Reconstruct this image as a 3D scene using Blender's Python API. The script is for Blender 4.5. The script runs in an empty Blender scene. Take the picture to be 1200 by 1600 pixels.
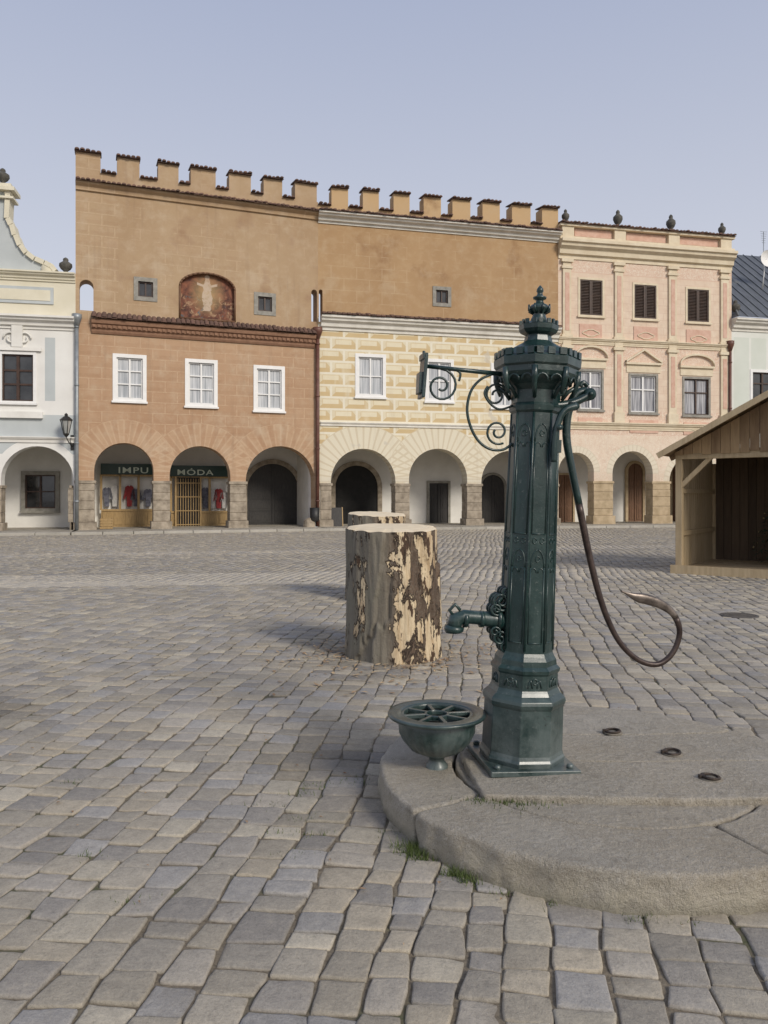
import bpy, math, random
import numpy as np
from mathutils import Vector, Matrix, noise as mn
R = random.Random(7)
sc = bpy.context.scene
COL = sc.collection
CAMZ = 1.45

# ------------------------------------------------------------------ shader helpers
class S:
    def __init__(s, nt, k): s.nt = nt; s.k = k
    def m(s, op, *o):
        n = s.nt.nodes.new('ShaderNodeMath'); n.operation = op
        for i, x in enumerate((s,) + o):
            if isinstance(x, S): s.nt.links.new(x.k, n.inputs[i])
            else: n.inputs[i].default_value = x
        return S(s.nt, n.outputs[0])
    def __add__(s, o): return s.m('ADD', o)
    __radd__ = __add__
    def __sub__(s, o): return s.m('SUBTRACT', o)
    def __rsub__(s, o): return s.m('MULTIPLY', -1.0).m('ADD', o)
    def __mul__(s, o): return s.m('MULTIPLY', o)
    __rmul__ = __mul__
    def __truediv__(s, o): return s.m('DIVIDE', o)
    def lt(s, o): return s.m('LESS_THAN', o)
    def gt(s, o): return s.m('GREATER_THAN', o)
    def fract(s): return s.m('FRACT')
    def floor(s): return s.m('FLOOR')
    def mn(s, o): return s.m('MINIMUM', o)
    def mx(s, o): return s.m('MAXIMUM', o)
    def abs(s): return s.m('ABSOLUTE')
    def cl(s): return s.m('MAXIMUM', 0.0).m('MINIMUM', 1.0)
    def step(s, a, b):
        return ((s - a) / (b - a)).cl()

class B:
    def __init__(s, name):
        s.mat = bpy.data.materials.new(name); s.mat.use_nodes = True
        s.nt = s.mat.node_tree; s.bs = s.nt.nodes['Principled BSDF']
    def co(s, w='Object'):
        return S(s.nt, s.nt.nodes.new('ShaderNodeTexCoord').outputs[w])
    def pos(s):
        return S(s.nt, s.nt.nodes.new('ShaderNodeNewGeometry').outputs['Position'])
    def island(s):
        return S(s.nt, s.nt.nodes.new('ShaderNodeNewGeometry').outputs['Random Per Island'])
    def attr(s, nm):
        n = s.nt.nodes.new('ShaderNodeAttribute'); n.attribute_name = nm
        return S(s.nt, n.outputs['Color'])
    def sep(s, v):
        n = s.nt.nodes.new('ShaderNodeSeparateXYZ'); s.nt.links.new(v.k, n.inputs[0])
        return [S(s.nt, o) for o in n.outputs]
    def scale(s, v, sc3):
        n = s.nt.nodes.new('ShaderNodeMapping'); s.nt.links.new(v.k, n.inputs[0])
        n.inputs['Scale'].default_value = sc3
        return S(s.nt, n.outputs[0])
    def noise(s, v, scale, detail=4, rough=.55, dist=0):
        n = s.nt.nodes.new('ShaderNodeTexNoise'); s.nt.links.new(v.k, n.inputs['Vector'])
        n.inputs['Scale'].default_value = scale; n.inputs['Detail'].default_value = detail
        n.inputs['Roughness'].default_value = rough; n.inputs['Distortion'].default_value = dist
        return S(s.nt, n.outputs[0])
    def mix(s, f, a, b, mode='MIX'):
        n = s.nt.nodes.new('ShaderNodeMix'); n.data_type = 'RGBA'; n.blend_type = mode
        for i, x in ((0, f), (6, a), (7, b)):
            if isinstance(x, S): s.nt.links.new(x.k, n.inputs[i])
            elif i == 0: n.inputs[0].default_value = x
            else: n.inputs[i].default_value = (*x, 1)
        return S(s.nt, n.outputs[2])
    def out(s, col, rough=.8, bump=None, bs=.3, bd=.02, metal=0):
        L = s.nt.links
        if isinstance(col, S): L.new(col.k, s.bs.inputs['Base Color'])
        else: s.bs.inputs['Base Color'].default_value = (*col, 1)
        if isinstance(rough, S): L.new(rough.k, s.bs.inputs['Roughness'])
        else: s.bs.inputs['Roughness'].default_value = rough
        s.bs.inputs['Metallic'].default_value = metal
        if bump is not None:
            n = s.nt.nodes.new('ShaderNodeBump'); n.inputs['Strength'].default_value = bs
            n.inputs['Distance'].default_value = bd
            L.new(bump.k, n.inputs['Height']); L.new(n.outputs[0], s.bs.inputs['Normal'])
        return s.mat

def simple(name, c1, c2, sc_=3, rough=.8, bump=.3, bsc=30, metal=0, st=(1, 1, 1), isl=0, bd=.01):
    b = B(name); c = b.scale(b.co(), st)
    n = b.noise(c, sc_, 5, .6)
    f = n.step(.32, .68)
    if isl: f = (f * (1 - isl) + b.island() * isl)
    col = b.mix(f, c1, c2)
    nb = b.noise(c, bsc, 4, .6)
    return b.out(col, rough, nb, bump, bd, metal)

M = {}
M['white_plaster'] = simple('white_plaster', (.68, .66, .61), (.80, .78, .73), 1.2, .9, .15, 12)
M['cream_trim'] = simple('cream_trim', (.62, .52, .37), (.73, .64, .48), 2.5, .85, .3, 14)
M['offwhite_trim'] = simple('offwhite_trim', (.60, .57, .50), (.77, .74, .67), 2.0, .85, .2, 14)
M['blue_plaster'] = simple('blue_plaster', (.43, .46, .46), (.51, .54, .54), 1.5, .9, .2, 12)
M['pale_yellow'] = simple('pale_yellow', (.64, .59, .45), (.73, .68, .54), 1.5, .9, .2, 12)
M['pink_plaster'] = simple('pink_plaster', (.56, .34, .25), (.67, .46, .36), 4, .9, .4, 18)
M['stone'] = simple('stone', (.19, .155, .115), (.43, .365, .28), 3.5, .9, .6, 14)
M['sandstone'] = simple('sandstone', (.33, .25, .15), (.51, .40, .26), 3.0, .9, .6, 14)
M['tile'] = simple('roof_tile', (.07, .045, .035), (.20, .11, .08), 5, .85, .5, 20, isl=.6)
M['terracotta'] = simple('terracotta', (.19, .10, .06), (.32, .18, .11), 5, .85, .5, 20, isl=.4)
M['white_paint'] = simple('white_paint', (.74, .73, .70), (.82, .81, .79), 3, .5, .05, 20)
M['pale_green_paint'] = simple('pale_green_paint', (.50, .58, .48), (.60, .66, .55), 3, .5, .05, 20)
M['brown_paint'] = simple('brown_paint', (.035, .018, .012), (.07, .035, .02), 5, .5, .2, 30)
M['grey_frame'] = simple('grey_frame', (.20, .19, .16), (.34, .32, .28), 5, .8, .3, 20)
M['ochre_wood'] = simple('ochre_wood', (.27, .175, .07), (.42, .28, .12), 4, .55, .2, 30, st=(8, 8, 1))
M['brown_wood'] = simple('brown_wood', (.10, .05, .025), (.20, .10, .05), 4, .6, .3, 30, st=(8, 8, 1))
M['dark_wood'] = simple('dark_wood', (.018, .016, .015), (.04, .036, .032), 4, .6, .4, 30, st=(8, 8, 1))
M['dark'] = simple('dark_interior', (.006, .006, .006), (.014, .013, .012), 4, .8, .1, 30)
M['sign_green'] = simple('sign_green', (.008, .030, .021), (.013, .042, .030), 4, .45, .05, 30)
M['zinc'] = simple('zinc_pipe', (.22, .24, .25), (.34, .36, .37), 3, .45, .1, 30, metal=.4)
M['copper_pipe'] = simple('brown_pipe', (.09, .035, .025), (.16, .07, .048), 4, .5, .1, 30)
M['black_iron'] = simple('black_iron', (.01, .01, .01), (.025, .024, .022), 6, .5, .3, 40)
M['roof_metal'] = simple('roof_metal', (.06, .065, .075), (.12, .13, .14), 2, .5, .2, 6, st=(6, 1, 1))
M['finial_stone'] = simple('finial_stone', (.05, .05, .045), (.13, .12, .10), 9, .9, .6, 20)
M['red_cloth'] = simple('red_cloth', (.22, .025, .03), (.34, .05, .05), 9, .9, .3, 20)
M['grey_cloth'] = simple('grey_cloth', (.06, .065, .09), (.2, .2, .24), 9, .9, .3, 20)
M['white_cloth'] = simple('white_cloth', (.4, .4, .4), (.6, .58, .55), 9, .9, .3, 20)

def mk_glass(name, base, base2, rough=.08, folds=True):
    b = B(name); c = b.co(); x, y, z = b.sep(c)
    if folds:
        f = b.noise(b.scale(c, (14, 1, .6)), 1.0, 3, .5).step(.35, .65)
    else:
        f = b.noise(c, 1.5, 3, .5).step(.35, .65)
    b.bs.inputs['Coat Weight'].default_value = .6
    b.bs.inputs['Coat Roughness'].default_value = .03
    return b.out(b.mix(f, base, base2), rough)
M['glass_curtain'] = mk_glass('curtained_glass', (.30, .32, .34), (.58, .59, .60), .3)
M['glass_dark'] = mk_glass('dark_glass', (.012, .013, .015), (.05, .052, .055), .08, False)
M['glass_half'] = mk_glass('net_curtain_glass', (.12, .12, .14), (.5, .5, .51), .2)

# ------------------------------------------------------------------ mesh builder
class MB:
    def __init__(s): s.v = []; s.f = []; s.m = []; s.sm = []
    def add(s, vs, fs, mi=0, sm=False):
        o = len(s.v); s.v += [tuple(v) for v in vs]
        for f in fs:
            s.f.append([i + o for i in f]); s.m.append(mi); s.sm.append(sm)
    def box(s, x0, x1, y0, y1, z0, z1, mi=0):
        x0, x1 = min(x0, x1), max(x0, x1); y0, y1 = min(y0, y1), max(y0, y1); z0, z1 = min(z0, z1), max(z0, z1)
        v = [(x0, y0, z0), (x1, y0, z0), (x1, y1, z0), (x0, y1, z0), (x0, y0, z1), (x1, y0, z1), (x1, y1, z1), (x0, y1, z1)]
        s.add(v, [(0, 3, 2, 1), (4, 5, 6, 7), (0, 1, 5, 4), (1, 2, 6, 5), (2, 3, 7, 6), (3, 0, 4, 7)], mi)
    def obox(s, c, ax, ay, az, mi=0):
        c = Vector(c); ax = Vector(ax); ay = Vector(ay); az = Vector(az)
        v = [c - ax - ay - az, c + ax - ay - az, c + ax + ay - az, c - ax + ay - az, c - ax - ay + az, c + ax - ay + az, c + ax + ay + az, c - ax + ay + az]
        s.add(v, [(0, 3, 2, 1), (4, 5, 6, 7), (0, 1, 5, 4), (1, 2, 6, 5), (2, 3, 7, 6), (3, 0, 4, 7)], mi)
    def lathe(s, prof, n=24, cx=0, cy=0, cz=0, mi=0, sm=True, ph=0, rf=None, cap=True):
        vs = []; fs = []
        for r, z in prof:
            for i in range(n):
                a = ph + 2 * math.pi * i / n
                rr = r * (rf(i, z) if rf else 1)
                vs.append((cx + rr * math.cos(a), cy + rr * math.sin(a), cz + z))
        for j in range(len(prof) - 1):
            for i in range(n):
                k = (i + 1) % n
                fs.append((j * n + i, j * n + k, (j + 1) * n + k, (j + 1) * n + i))
        if cap:
            fs.append(tuple(range(n))[::-1]); fs.append(tuple((len(prof) - 1) * n + i for i in range(n)))
        s.add(vs, fs, mi, sm)
    def tube(s, pts, r, n=8, mi=0, sm=True, flat=1.0):
        P = [Vector(p) for p in pts]; m = len(P)
        rs = r if isinstance(r, (list, tuple)) else [r] * m
        fl = flat if isinstance(flat, (list, tuple)) else [flat] * m
        t0 = (P[1] - P[0]).normalized()
        up = Vector((0, 1, 0)) if abs(t0.y) < .9 else Vector((1, 0, 0))
        vs = []; fs = []
        for i in range(m):
            t = (P[min(i + 1, m - 1)] - P[max(i - 1, 0)]).normalized()
            up = (up - t * up.dot(t)).normalized(); w = t.cross(up)
            for k in range(n):
                a = 2 * math.pi * k / n
                vs.append(P[i] + (up * math.cos(a) * fl[i] + w * math.sin(a)) * rs[i])
        for i in range(m - 1):
            for k in range(n):
                q = (k + 1) % n
                fs.append((i * n + k, i * n + q, (i + 1) * n + q, (i + 1) * n + k))
        fs.append(tuple(range(n))[::-1]); fs.append(tuple((m - 1) * n + k for k in range(n)))
        s.add(vs, fs, mi, sm)
    def prof(s, u0, u1, pr, mi=0):   # profile (y,z) closed, extruded along x
        n = len(pr)
        vs = [(u0, y, z) for y, z in pr] + [(u1, y, z) for y, z in pr]
        fs = [(i, (i + 1) % n, n + (i + 1) % n, n + i) for i in range(n)]
        fs += [tuple(range(n))[::-1], tuple(range(n, 2 * n))]
        s.add(vs, fs, mi)
    def plate(s, outline, holes, y0, y1, mi=0):  # (u,z) polygon with holes
        t = y1 - y0
        cu = bpy.data.curves.new('t', 'CURVE'); cu.dimensions = '2D'; cu.fill_mode = 'BOTH'; cu.extrude = t / 2
        for poly in [outline] + list(holes):
            sp = cu.splines.new('POLY'); sp.points.add(len(poly) - 1)
            for i, (a, b) in enumerate(poly): sp.points[i].co = (a, b, 0, 1)
            sp.use_cyclic_u = True
        s._cv(cu, lambda v: (v.x, y0 + t / 2 - v.z, v.y), mi)
    def text(s, txt, size, u, y, z, mi=0, ext=.01, sx=1.0):
        cu = bpy.data.curves.new('t', 'FONT'); cu.body = txt; cu.size = size; cu.extrude = ext; cu.offset = size * .008; cu.space_character = 1.15
        s._cv(cu, lambda v: (u + v.x * sx, y - v.z, z + v.y), mi)
    def _cv(s, cu, fn, mi):
        ob = bpy.data.objects.new('t', cu); COL.objects.link(ob)
        dg = bpy.context.evaluated_depsgraph_get(); dg.update()
        me = bpy.data.meshes.new_from_object(ob.evaluated_get(dg))
        s.add([fn(v.co) for v in me.vertices], [tuple(p.vertices) for p in me.polygons], mi)
        bpy.data.objects.remove(ob); bpy.data.curves.remove(cu); bpy.data.meshes.remove(me)
    def obj(s, name, mats, parent=None, loc=(0, 0, 0), rot=(0, 0, 0), bevel=0):
        me = bpy.data.meshes.new(name); me.from_pydata(s.v, [], s.f)
        if not isinstance(mats, (list, tuple)): mats = [mats]
        for m in mats: me.materials.append(m)
        me.polygons.foreach_set('material_index', s.m); me.polygons.foreach_set('use_smooth', s.sm)
        me.update()
        ob = bpy.data.objects.new(name, me); COL.objects.link(ob)
        ob.location = loc; ob.rotation_euler = rot
        if parent: ob.parent = parent
        if bevel:
            md = ob.modifiers.new('bevel', 'BEVEL'); md.width = bevel; md.segments = 2; md.limit_method = 'ANGLE'
        return ob

def top(ob, label, cat, group=None):
    ob['label'] = label; ob['category'] = cat
    if group: ob['group'] = group
    return ob
def struct(ob): ob['kind'] = 'structure'; return ob
def empty(name, loc, rot=(0, 0, 0)):
    e = bpy.data.objects.new(name, None); COL.objects.link(e); e.location = loc; e.rotation_euler = rot
    e.empty_display_size = .2
    return e

# ------------------------------------------------------------------ facades
class Fac:
    def __init__(s, P0, P1, name, label):
        s.P0 = np.array(P0, float); v = np.array(P1, float) - s.P0
        s.L = float(np.linalg.norm(v)); s.d = v / s.L; s.n = np.array((s.d[1], -s.d[0]))
        s.e = empty(name, (P0[0], P0[1], 0), (0, 0, math.atan2(s.d[1], s.d[0])))
        top(s.e, label, 'house', 'painted arcaded houses around the square')
        s.holes = []
    def uz(s, px, py, off=0.0):   # survey measurement -> point on the facade plane
        a = (px - 600) / 1200; b = (775 - py) / 1200
        t = (s.P0 @ s.n - off) / (a * s.n[0] + s.n[1])
        q = np.array((a * t, t)) - s.P0
        return float(q @ s.d), CAMZ + t * b
    def rect(s, px0, py0, px1, py1, off=0.0):
        u0, z1 = s.uz(px0, py0, off); u1, z0 = s.uz(px1, py1, off)
        return u0, u1, z0, z1

def arch_pts(u0, u1, zt, n=18, zs=None):
    r = (u1 - u0) / 2; c = (u0 + u1) / 2
    if zs is None: zs = zt - r
    h = zt - zs
    return [(c - r * math.cos(math.pi * i / n), zs + h * math.sin(math.pi * i / n)) for i in range(n + 1)]

def arch_outline(L, arches, top_pts, zb=0.0):
    o = [(0, zb)]
    for u0, u1, zt in arches:
        o.append((u0, zb)); o += arch_pts(u0, u1, zt); o.append((u1, zb))
    o.append((L, zb)); o += top_pts
    q = [o[0]]
    for p in o[1:]:
        if abs(p[0] - q[-1][0]) + abs(p[1] - q[-1][1]) > 1e-4: q.append(p)
    return q

def window(F, r, surround, sash, pane, sw=.14, cols=2, rows=(.66,), hole=True, off=0, proud=.03, sill=True, bar=.035, shutters=None):
    u0, u1, z0, z1 = r
    mb = MB()
    mb.box(u0, u0 + sw, off - proud, off + .12, z0, z1); mb.box(u1 - sw, u1, off - proud, off + .12, z0, z1)
    mb.box(u0 + sw, u1 - sw, off - proud, off + .12, z1 - sw, z1); mb.box(u0 + sw, u1 - sw, off - proud, off + .12, z0, z0 + sw)
    if sill: mb.box(u0 - .04, u1 + .04, off - proud - .07, off - proud, z0 - .03, z0 + .05)
    w = mb.obj('window', surround, F.e)
    a0, a1, b0, b1 = u0 + sw, u1 - sw, z0 + sw, z1 - sw
    m = MB(); ys, ye = off + .05, off + .10; fw = .055
    if shutters:
        for (s0, s1) in ((a0, (a0 + a1) / 2 - .01), ((a0 + a1) / 2 + .01, a1)):
            mm = MB()
            mm.box(s0, s0 + .06, off, off + .05, b0, b1); mm.box(s1 - .06, s1, off, off + .05, b0, b1)
            mm.box(s0 + .06, s1 - .06, off, off + .05, b0, b0 + .06); mm.box(s0 + .06, s1 - .06, off, off + .05, b1 - .06, b1)
            k = int((b1 - b0) / .075)
            for i in range(k):
                z = b0 + .07 + (b1 - b0 - .14) * i / (k - 1)
                mm.obox(((s0 + s1) / 2, off + .03, z), ((s1 - s0) / 2 - .06, 0, 0), (0, .022, -.014), (0, .004, .006))
            mm.box(s0 + .06, s1 - .06, off + .052, off + .06, b0, b1)
            mm.obj('shutter', shutters, w)
    m.box(a0, a0 + fw, ys, ye, b0, b1); m.box(a1 - fw, a1, ys, ye, b0, b1)
    m.box(a0 + fw, a1 - fw, ys, ye, b0, b0 + fw); m.box(a0 + fw, a1 - fw, ys, ye, b1 - fw, b1)
    zl = b0 + fw; zh = b1 - fw
    for i in range(1, cols):
        u = a0 + (a1 - a0) * i / cols
        m.box(u - bar * 1.2, u + bar * 1.2, ys - .012, ye, zl, zh)
    for q in rows:
        z = b0 + (b1 - b0) * q
        m.box(a0 + fw, a1 - fw, ys - .006, ye - .004, z - bar * .8, z + bar * .8)
    m.obj('sash', sash, w)
    g = MB(); g.box(a0, a1, off + .105, off + .118, b0, b1); g.obj('pane', pane, w)
    if hole: F.holes.append([(a0, b0), (a1, b0), (a1, b1), (a0, b1)])
    return w

def door(F, r, off, leaf, surround, sw=.2, arched=True, dbl=True):
    u0, u1, z0, z1 = r; z0 = .08
    m = MB()
    if arched: pts = [(u0, z0)] + arch_pts(u0, u1, z1) + [(u1, z0)]
    else: pts = [(u0, z0), (u0, z1), (u1, z1), (u1, z0)]
    m.plate(pts, [], off - .06, off - .02)
    uc = (u0 + u1) / 2
    zt = z1 - ((u1 - u0) / 2 if arched else .1)
    if dbl: m.box(uc - .04, uc + .04, off - .1, off - .06, z0, z1 - .05)
    for a, b in (((u0 + .1, uc - .1), (uc + .1, u1 - .1)) if dbl else ((u0 + .1, u1 - .1),)):
        n = 3
        for i in range(n):
            za = z0 + .12 + (zt - z0) * i / n; zb_ = z0 + .02 + (zt - z0) * (i + 1) / n
            m.box(a, b, off - .085, off - .06, za, zb_)
            m.box(a + .1, b - .1, off - .10, off - .085, za + .1, zb_ - .1)
    d = m.obj('door', leaf, F.e)
    k = MB()
    if arched:
        A = [(u0, z0)] + arch_pts(u0, u1, z1) + [(u1, z0)]; Bq = [(u0 - sw, z0)] + arch_pts(u0 - sw, u1 + sw, z1 + sw) + [(u1 + sw, z0)]
        vs = []; fs = []
        for p, q in zip(A, Bq):
            vs += [(p[0], off - .13, p[1]), (q[0], off - .13, q[1]), (p[0], off, p[1]), (q[0], off, q[1])]
        for i in range(len(A) - 1):
            a = i * 4; b = a + 4
            fs += [(a, b, b + 1, a + 1), (a + 2, b + 2, b, a), (a + 1, b + 1, b + 3, a + 3)]
        k.add(vs, fs)
    else:
        k.box(u0 - sw, u0, off - .13, off, z0, z1 + sw); k.box(u1, u1 + sw, off - .13, off, z0, z1 + sw); k.box(u0, u1, off - .13, off, z1, z1 + sw)
    k.obj('door_frame', surround, d)
    return d

def arcade(F, depth, mat, zc=4.3, t=.7, u0=0, u1=None):
    u1 = u1 or F.L
    m = MB()
    m.box(u0, u1, depth, depth + .3, 0, zc); m.box(u0, u1, t, depth, zc, zc + .2)
    m.box(u0 + .002, u0 + .25, t, depth, 0, zc); m.box(u1 - .25, u1 - .002, t, depth, 0, zc)
    m.obj('arcade_interior', mat, F.e)
    m = MB(); m.box(u0, u1, depth + .3, depth + 7, 0, 8.4); m.box(u0, u1, t, depth + .3, zc + .2, 8.4)
    m.obj('house_body', mat, F.e)

def piers(F, spans, mat, zt, t=.7, grow=.02, base=.4):
    for a, b in spans:
        m = MB()
        z = base
        m.box(a - .1, b + .1, -.12, t + .03, .05, base)
        while z < zt - .05:
            h = min(R.uniform(.32, .5), zt - z)
            g = grow + R.uniform(-.006, .01)
            m.box(a - g, b + g, -g - .01, t + g, z + .008, z + h)
            z += h
        m.box(a - grow - .05, b + grow + .05, -.06, t + .05, zt, zt + .12)
        m.obj('pier', mat, F.e, bevel=.018)

def tiles(mb, u0, u1, z, y0, y1, rise, step=.19, mi=0):
    n = max(1, round((u1 - u0) / step)); st = (u1 - u0) / n
    mb.add([(u0, y0, z - .02), (u1, y0, z - .02), (u1, y1, z + rise - .02), (u0, y1, z + rise - .02), (u0, y0, z), (u1, y0, z), (u1, y1, z + rise), (u0, y1, z + rise)],
           [(0, 3, 2, 1), (4, 5, 6, 7), (0, 1, 5, 4), (1, 2, 6, 5), (2, 3, 7, 6), (3, 0, 4, 7)], mi)
    for i in range(n):
        c = u0 + st * (i + .5); r = st * .46; vs = []; dz = R.uniform(-.015, .03); dy = R.uniform(-.03, .02)
        for yy, zz in ((y0 - .04 + dy, z + dz), (y1, z + rise + dz)):
            for k in range(6):
                a = math.pi * k / 5; vs.append((c + r * math.cos(a), yy, zz + r * .75 * math.sin(a)))
        fs = [(k, k + 6, k + 7, k + 1) for k in range(5)] + [(0, 1, 2, 3, 4, 5), (11, 10, 9, 8, 7, 6)]
        mb.add(vs, fs, mi)

def blocks(b, x, z, w, h):
    row = (z / h).floor(); par = (row * .5).fract()
    uu = x / w + par; fu = uu.fract(); fv = (z / h).fract()
    rid = ((uu.floor() * 12.9898 + row * 78.233).m('SINE') * 43758.5).fract()
    du = fu.mn(1 - fu) * w; dv = fv.mn(1 - fv) * h
    return fu, fv, du, dv, rid

def vouss(b, x, z, arches, extra, nseg):
    reg = None; ln = None
    for u0, u1, zt in arches:
        r = (u1 - u0) / 2; c = (u0 + u1) / 2; zs = zt - r
        dx = x - c; dz = z - zs
        rad = (dx * dx + dz * dz).m('SQRT'); ang = dz.m('ARCTAN2', dx)
        k = rad.lt(r + extra) * dz.gt(-.02)
        f = (ang * (nseg / math.pi)).fract()
        l = k * f.lt(.5)
        edge = k * ((rad - (r + extra)).abs().lt(.03))
        e2 = k * ((f.mn(1 - f)).lt(.07).mx(((f - .5).abs()).lt(.07)))
        e2 = e2.mx(edge)
        reg = k if reg is None else reg.mx(k); ln = l if ln is None else ln.mx(l)
        ed = e2 if u0 == arches[0][0] else ed.mx(e2)
    return reg, ln, ed

# corner points of the street line (metres)
A0 = (-19.5, 29.06); A1 = (-12.25, 30.5); A2 = (-2.91, 33.9); A3 = (8.30, 36.6); A4 = (17.47, 38.6); A5 = (25.3, 40.3)

# ---------------- house one : tan sgraffito with battlements
F1 = Fac(A1, A2, 'townhouse', 'tan orange sgraffito house with battlements, fresco and three arches')
ar1 = []
for a, b, yt in ((147, 240, 692), (265, 360, 697), (384, 492, 697)):
    u0, zt = F1.uz(a, yt); u1, _ = F1.uz(b, yt); zt = F1.uz((a + b) / 2, yt)[1]; ar1.append((u0, min(u1, F1.L - .04), zt))
ZT1, ZG1, ZC1 = 15.15, 14.42, 13.9
mer = [(F1.uz(a, 250)[0], F1.uz(b, 250)[0]) for a, b in ((122, 157), (183, 218), (247, 279), (298, 337), (358, 392), (412, 441), (461, 495))]
mer[0] = (0, mer[0][1])
tp = [(F1.L, ZG1)]
for a, b in mer[::-1]: tp += [(b, ZG1), (b, ZT1), (a, ZT1), (a, ZG1)]
tp = tp[:-1]
for r in ((176, 552, 229, 630), (289, 560, 340, 638), (396, 570, 445, 645)):
    window(F1, F1.rect(*r), M['white_paint'], M['white_paint'], M['glass_curtain'], sw=.15, rows=(.36, .68), bar=.03)
for r in ((209, 432, 246, 472), (397, 456, 431, 494)):
    window(F1, F1.rect(*r), M['grey_frame'], M['brown_paint'], M['glass_dark'], sw=.17, rows=(), bar=.025, sill=False)
# openings in the parapet where the gutters pass
for a, b, yt, yb in ((124, 146, 436, 486), (486.5, 495.5, 452, 503)):
    u0, u1, z0, z1 = F1.rect(a, yt, b, yb)
    F1.holes.append([(u0, z0)] + arch_pts(u0, u1, z1, 10) + [(u1, z0)])
# fresco niche
fu0, fu1, fz0, fz1 = F1.rect(281, 423, 367, 503)
nich = [(fu0, fz0)] + arch_pts(fu0, fu1, fz1, 16, fz1 - .62) + [(fu1, fz0)]
F1.holes.append(nich)
m = MB(); m.plate(arch_outline(F1.L, ar1, tp), F1.holes, 0, .7)
b = B('orange_sgraffito'); c = b.co(); x, y, z = b.sep(c)
fu, fv, du, dv, rid = blocks(b, x, z, .98, .44)
n1 = b.noise(c, .35, 5, .6); n2 = b.noise(c, 2.2, 5, .65); n3 = b.noise(b.scale(c, (1.2, 1, .35)), .9, 4, .6); n9 = b.noise(c, 9, 4, .7)
low = z.lt(8.5)
base_lo = b.mix(n1.step(.3, .7), (.375, .225, .13), (.46, .30, .185))
base_hi = b.mix(n1.step(.3, .7), (.365, .245, .14), (.45, .325, .20))
base = b.mix(low, base_hi, base_lo)
inner = (du.gt(.07) * dv.gt(.06)); line = (du.lt(.022).mx(dv.lt(.018)))
tri = (fv.lt(.42) * du.gt(.07) * dv.gt(.06))
fade = low * n3.step(.30, .46) * .8 + (1 - low) * (n3.step(.48, .60) * .65).mx(x.lt(1.6) * .7)
fade = fade * n9.step(.3, .55)
lc = b.mix(line * fade * .65, base, (.58, .43, .29))
lc = b.mix(tri * fade * .30, lc, (.28, .16, .085))
lc = b.mix(inner * rid * fade * .35, lc, (.53, .37, .24))
reg, alt, ed = vouss(b, x, z, ar1, .95, 12)
vc = b.mix(alt * .30, base, (.55, .40, .26)); vc = b.mix(ed * .38, vc, (.58, .43, .29))
lc = b.mix(reg * n2.step(.3, .5), lc, vc)
lc = b.mix(n2.step(.48, .72) * .5, lc, (.51, .39, .27))
lc = b.mix(b.noise(c, .8, 5, .65).step(.54, .66) * .35, lc, (.54, .44, .32))
lc = b.mix((1 - low) * b.noise(c, .55, 4, .6).step(.57, .66) * .5, lc, (.25, .135, .07))
lc = b.mix(b.noise(b.scale(c, (3, 1, .25)), 1.0, 4, .6).step(.56, .7) * .3, lc, (.26, .17, .11))
lc = b.mix((1 - z.step(0.1, .9)) * n2.step(.4, .6) * .6, lc, (.30, .22, .15))
M['orange'] = b.out(lc, .92, n2 * .7 + b.noise(c, 25, 4, .6) * .5 + fade * line * .3, .4, .02)
m.obj('wall', M['orange'], F1.e)
m = MB()
for a, bb in mer: tiles(m, a - .04, bb + .04, ZT1 + .02, -.14, .72, .14)
g = [mer[i][1] for i in range(len(mer))]; h = [mer[i + 1][0] for i in range(len(mer) - 1)] + [F1.L]
for a, bb in zip(g, h):
    if bb - a > .1: tiles(m, a + .02, bb - .02, ZG1 + .02, -.12, .72, .12)
tiles(m, 0, F1.L, ZC1 + .03, -.34, -.01, .12)
m.obj('parapet_tiles', M['tile'], F1.e)
m = MB(); m.prof(0, F1.L, [(-.002, ZC1 - .3), (-.08, ZC1 - .28), (-.1, ZC1 - .14), (-.24, ZC1 - .05), (-.26, ZC1 + .02), (-.002, ZC1 + .02)])
m.obj('cornice', M['orange'], F1.e)
ul, zl = F1.uz(143, 492); ur = F1.L - .15
m = MB(); m.prof(ul, ur, [(-.002, 7.96), (-.06, 7.96), (-.10, 8.04), (-.10, 8.13), (-.16, 8.16), (-.16, 8.30), (-.24, 8.34), (-.26, 8.42), (-.26, 8.50), (-.002, 8.52)])
n = int((ur - ul) / .19)
for i in range(n):
    uu = ul + (ur - ul) * (i + .2) / n
    m.box(uu, uu + .11, -.215, -.162, 8.18, 8.29)
fz_ = m.obj('moulded_frieze', M['terracotta'], F1.e)
m = MB(); tiles(m, ul, ur, 8.55, -.36, -.01, .22); m.obj('frieze_tiles', M['tile'], F1.e)
# fresco
b = B('fresco_paint'); c = b.co(); x, y, z = b.sep(c)
cx = (fu0 + fu1) / 2; cz = (fz0 + fz1) / 2
n = b.noise(c, 2.2, 6, .6, 1.5); n2 = b.noise(c, 5, 4, .6, .8)
col = b.mix(n.step(.35, .65), (.06, .025, .02), (.26, .10, .055))
col = b.mix(n2.step(.52, .66) * z.lt(cz + .1), col, (.38, .24, .14))
col = b.mix(b.noise(c, 3.6, 3, .5, .5).step(.6, .68) * z.lt(cz), col, (.10, .12, .13))
dx = (x - cx) ; dz = (z - cz - .15)
glow = 1 - (dx * dx * 1.4 + dz * dz * .9).m('SQRT').step(.05, .95)
col = b.mix(glow * .75, col, (.46, .34, .16))
fig = ((dx + (n2 - .5) * .25).abs() + (dz + .2).abs() * .16).lt(.22) * dz.lt(.62) * dz.gt(-.72)
arm = (dz - .28 - dx.abs() * .3).abs().lt(.05) * dx.abs().lt(.42)
hd = (dx * dx + (dz - .70) * (dz - .70)).lt(.010)
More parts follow.
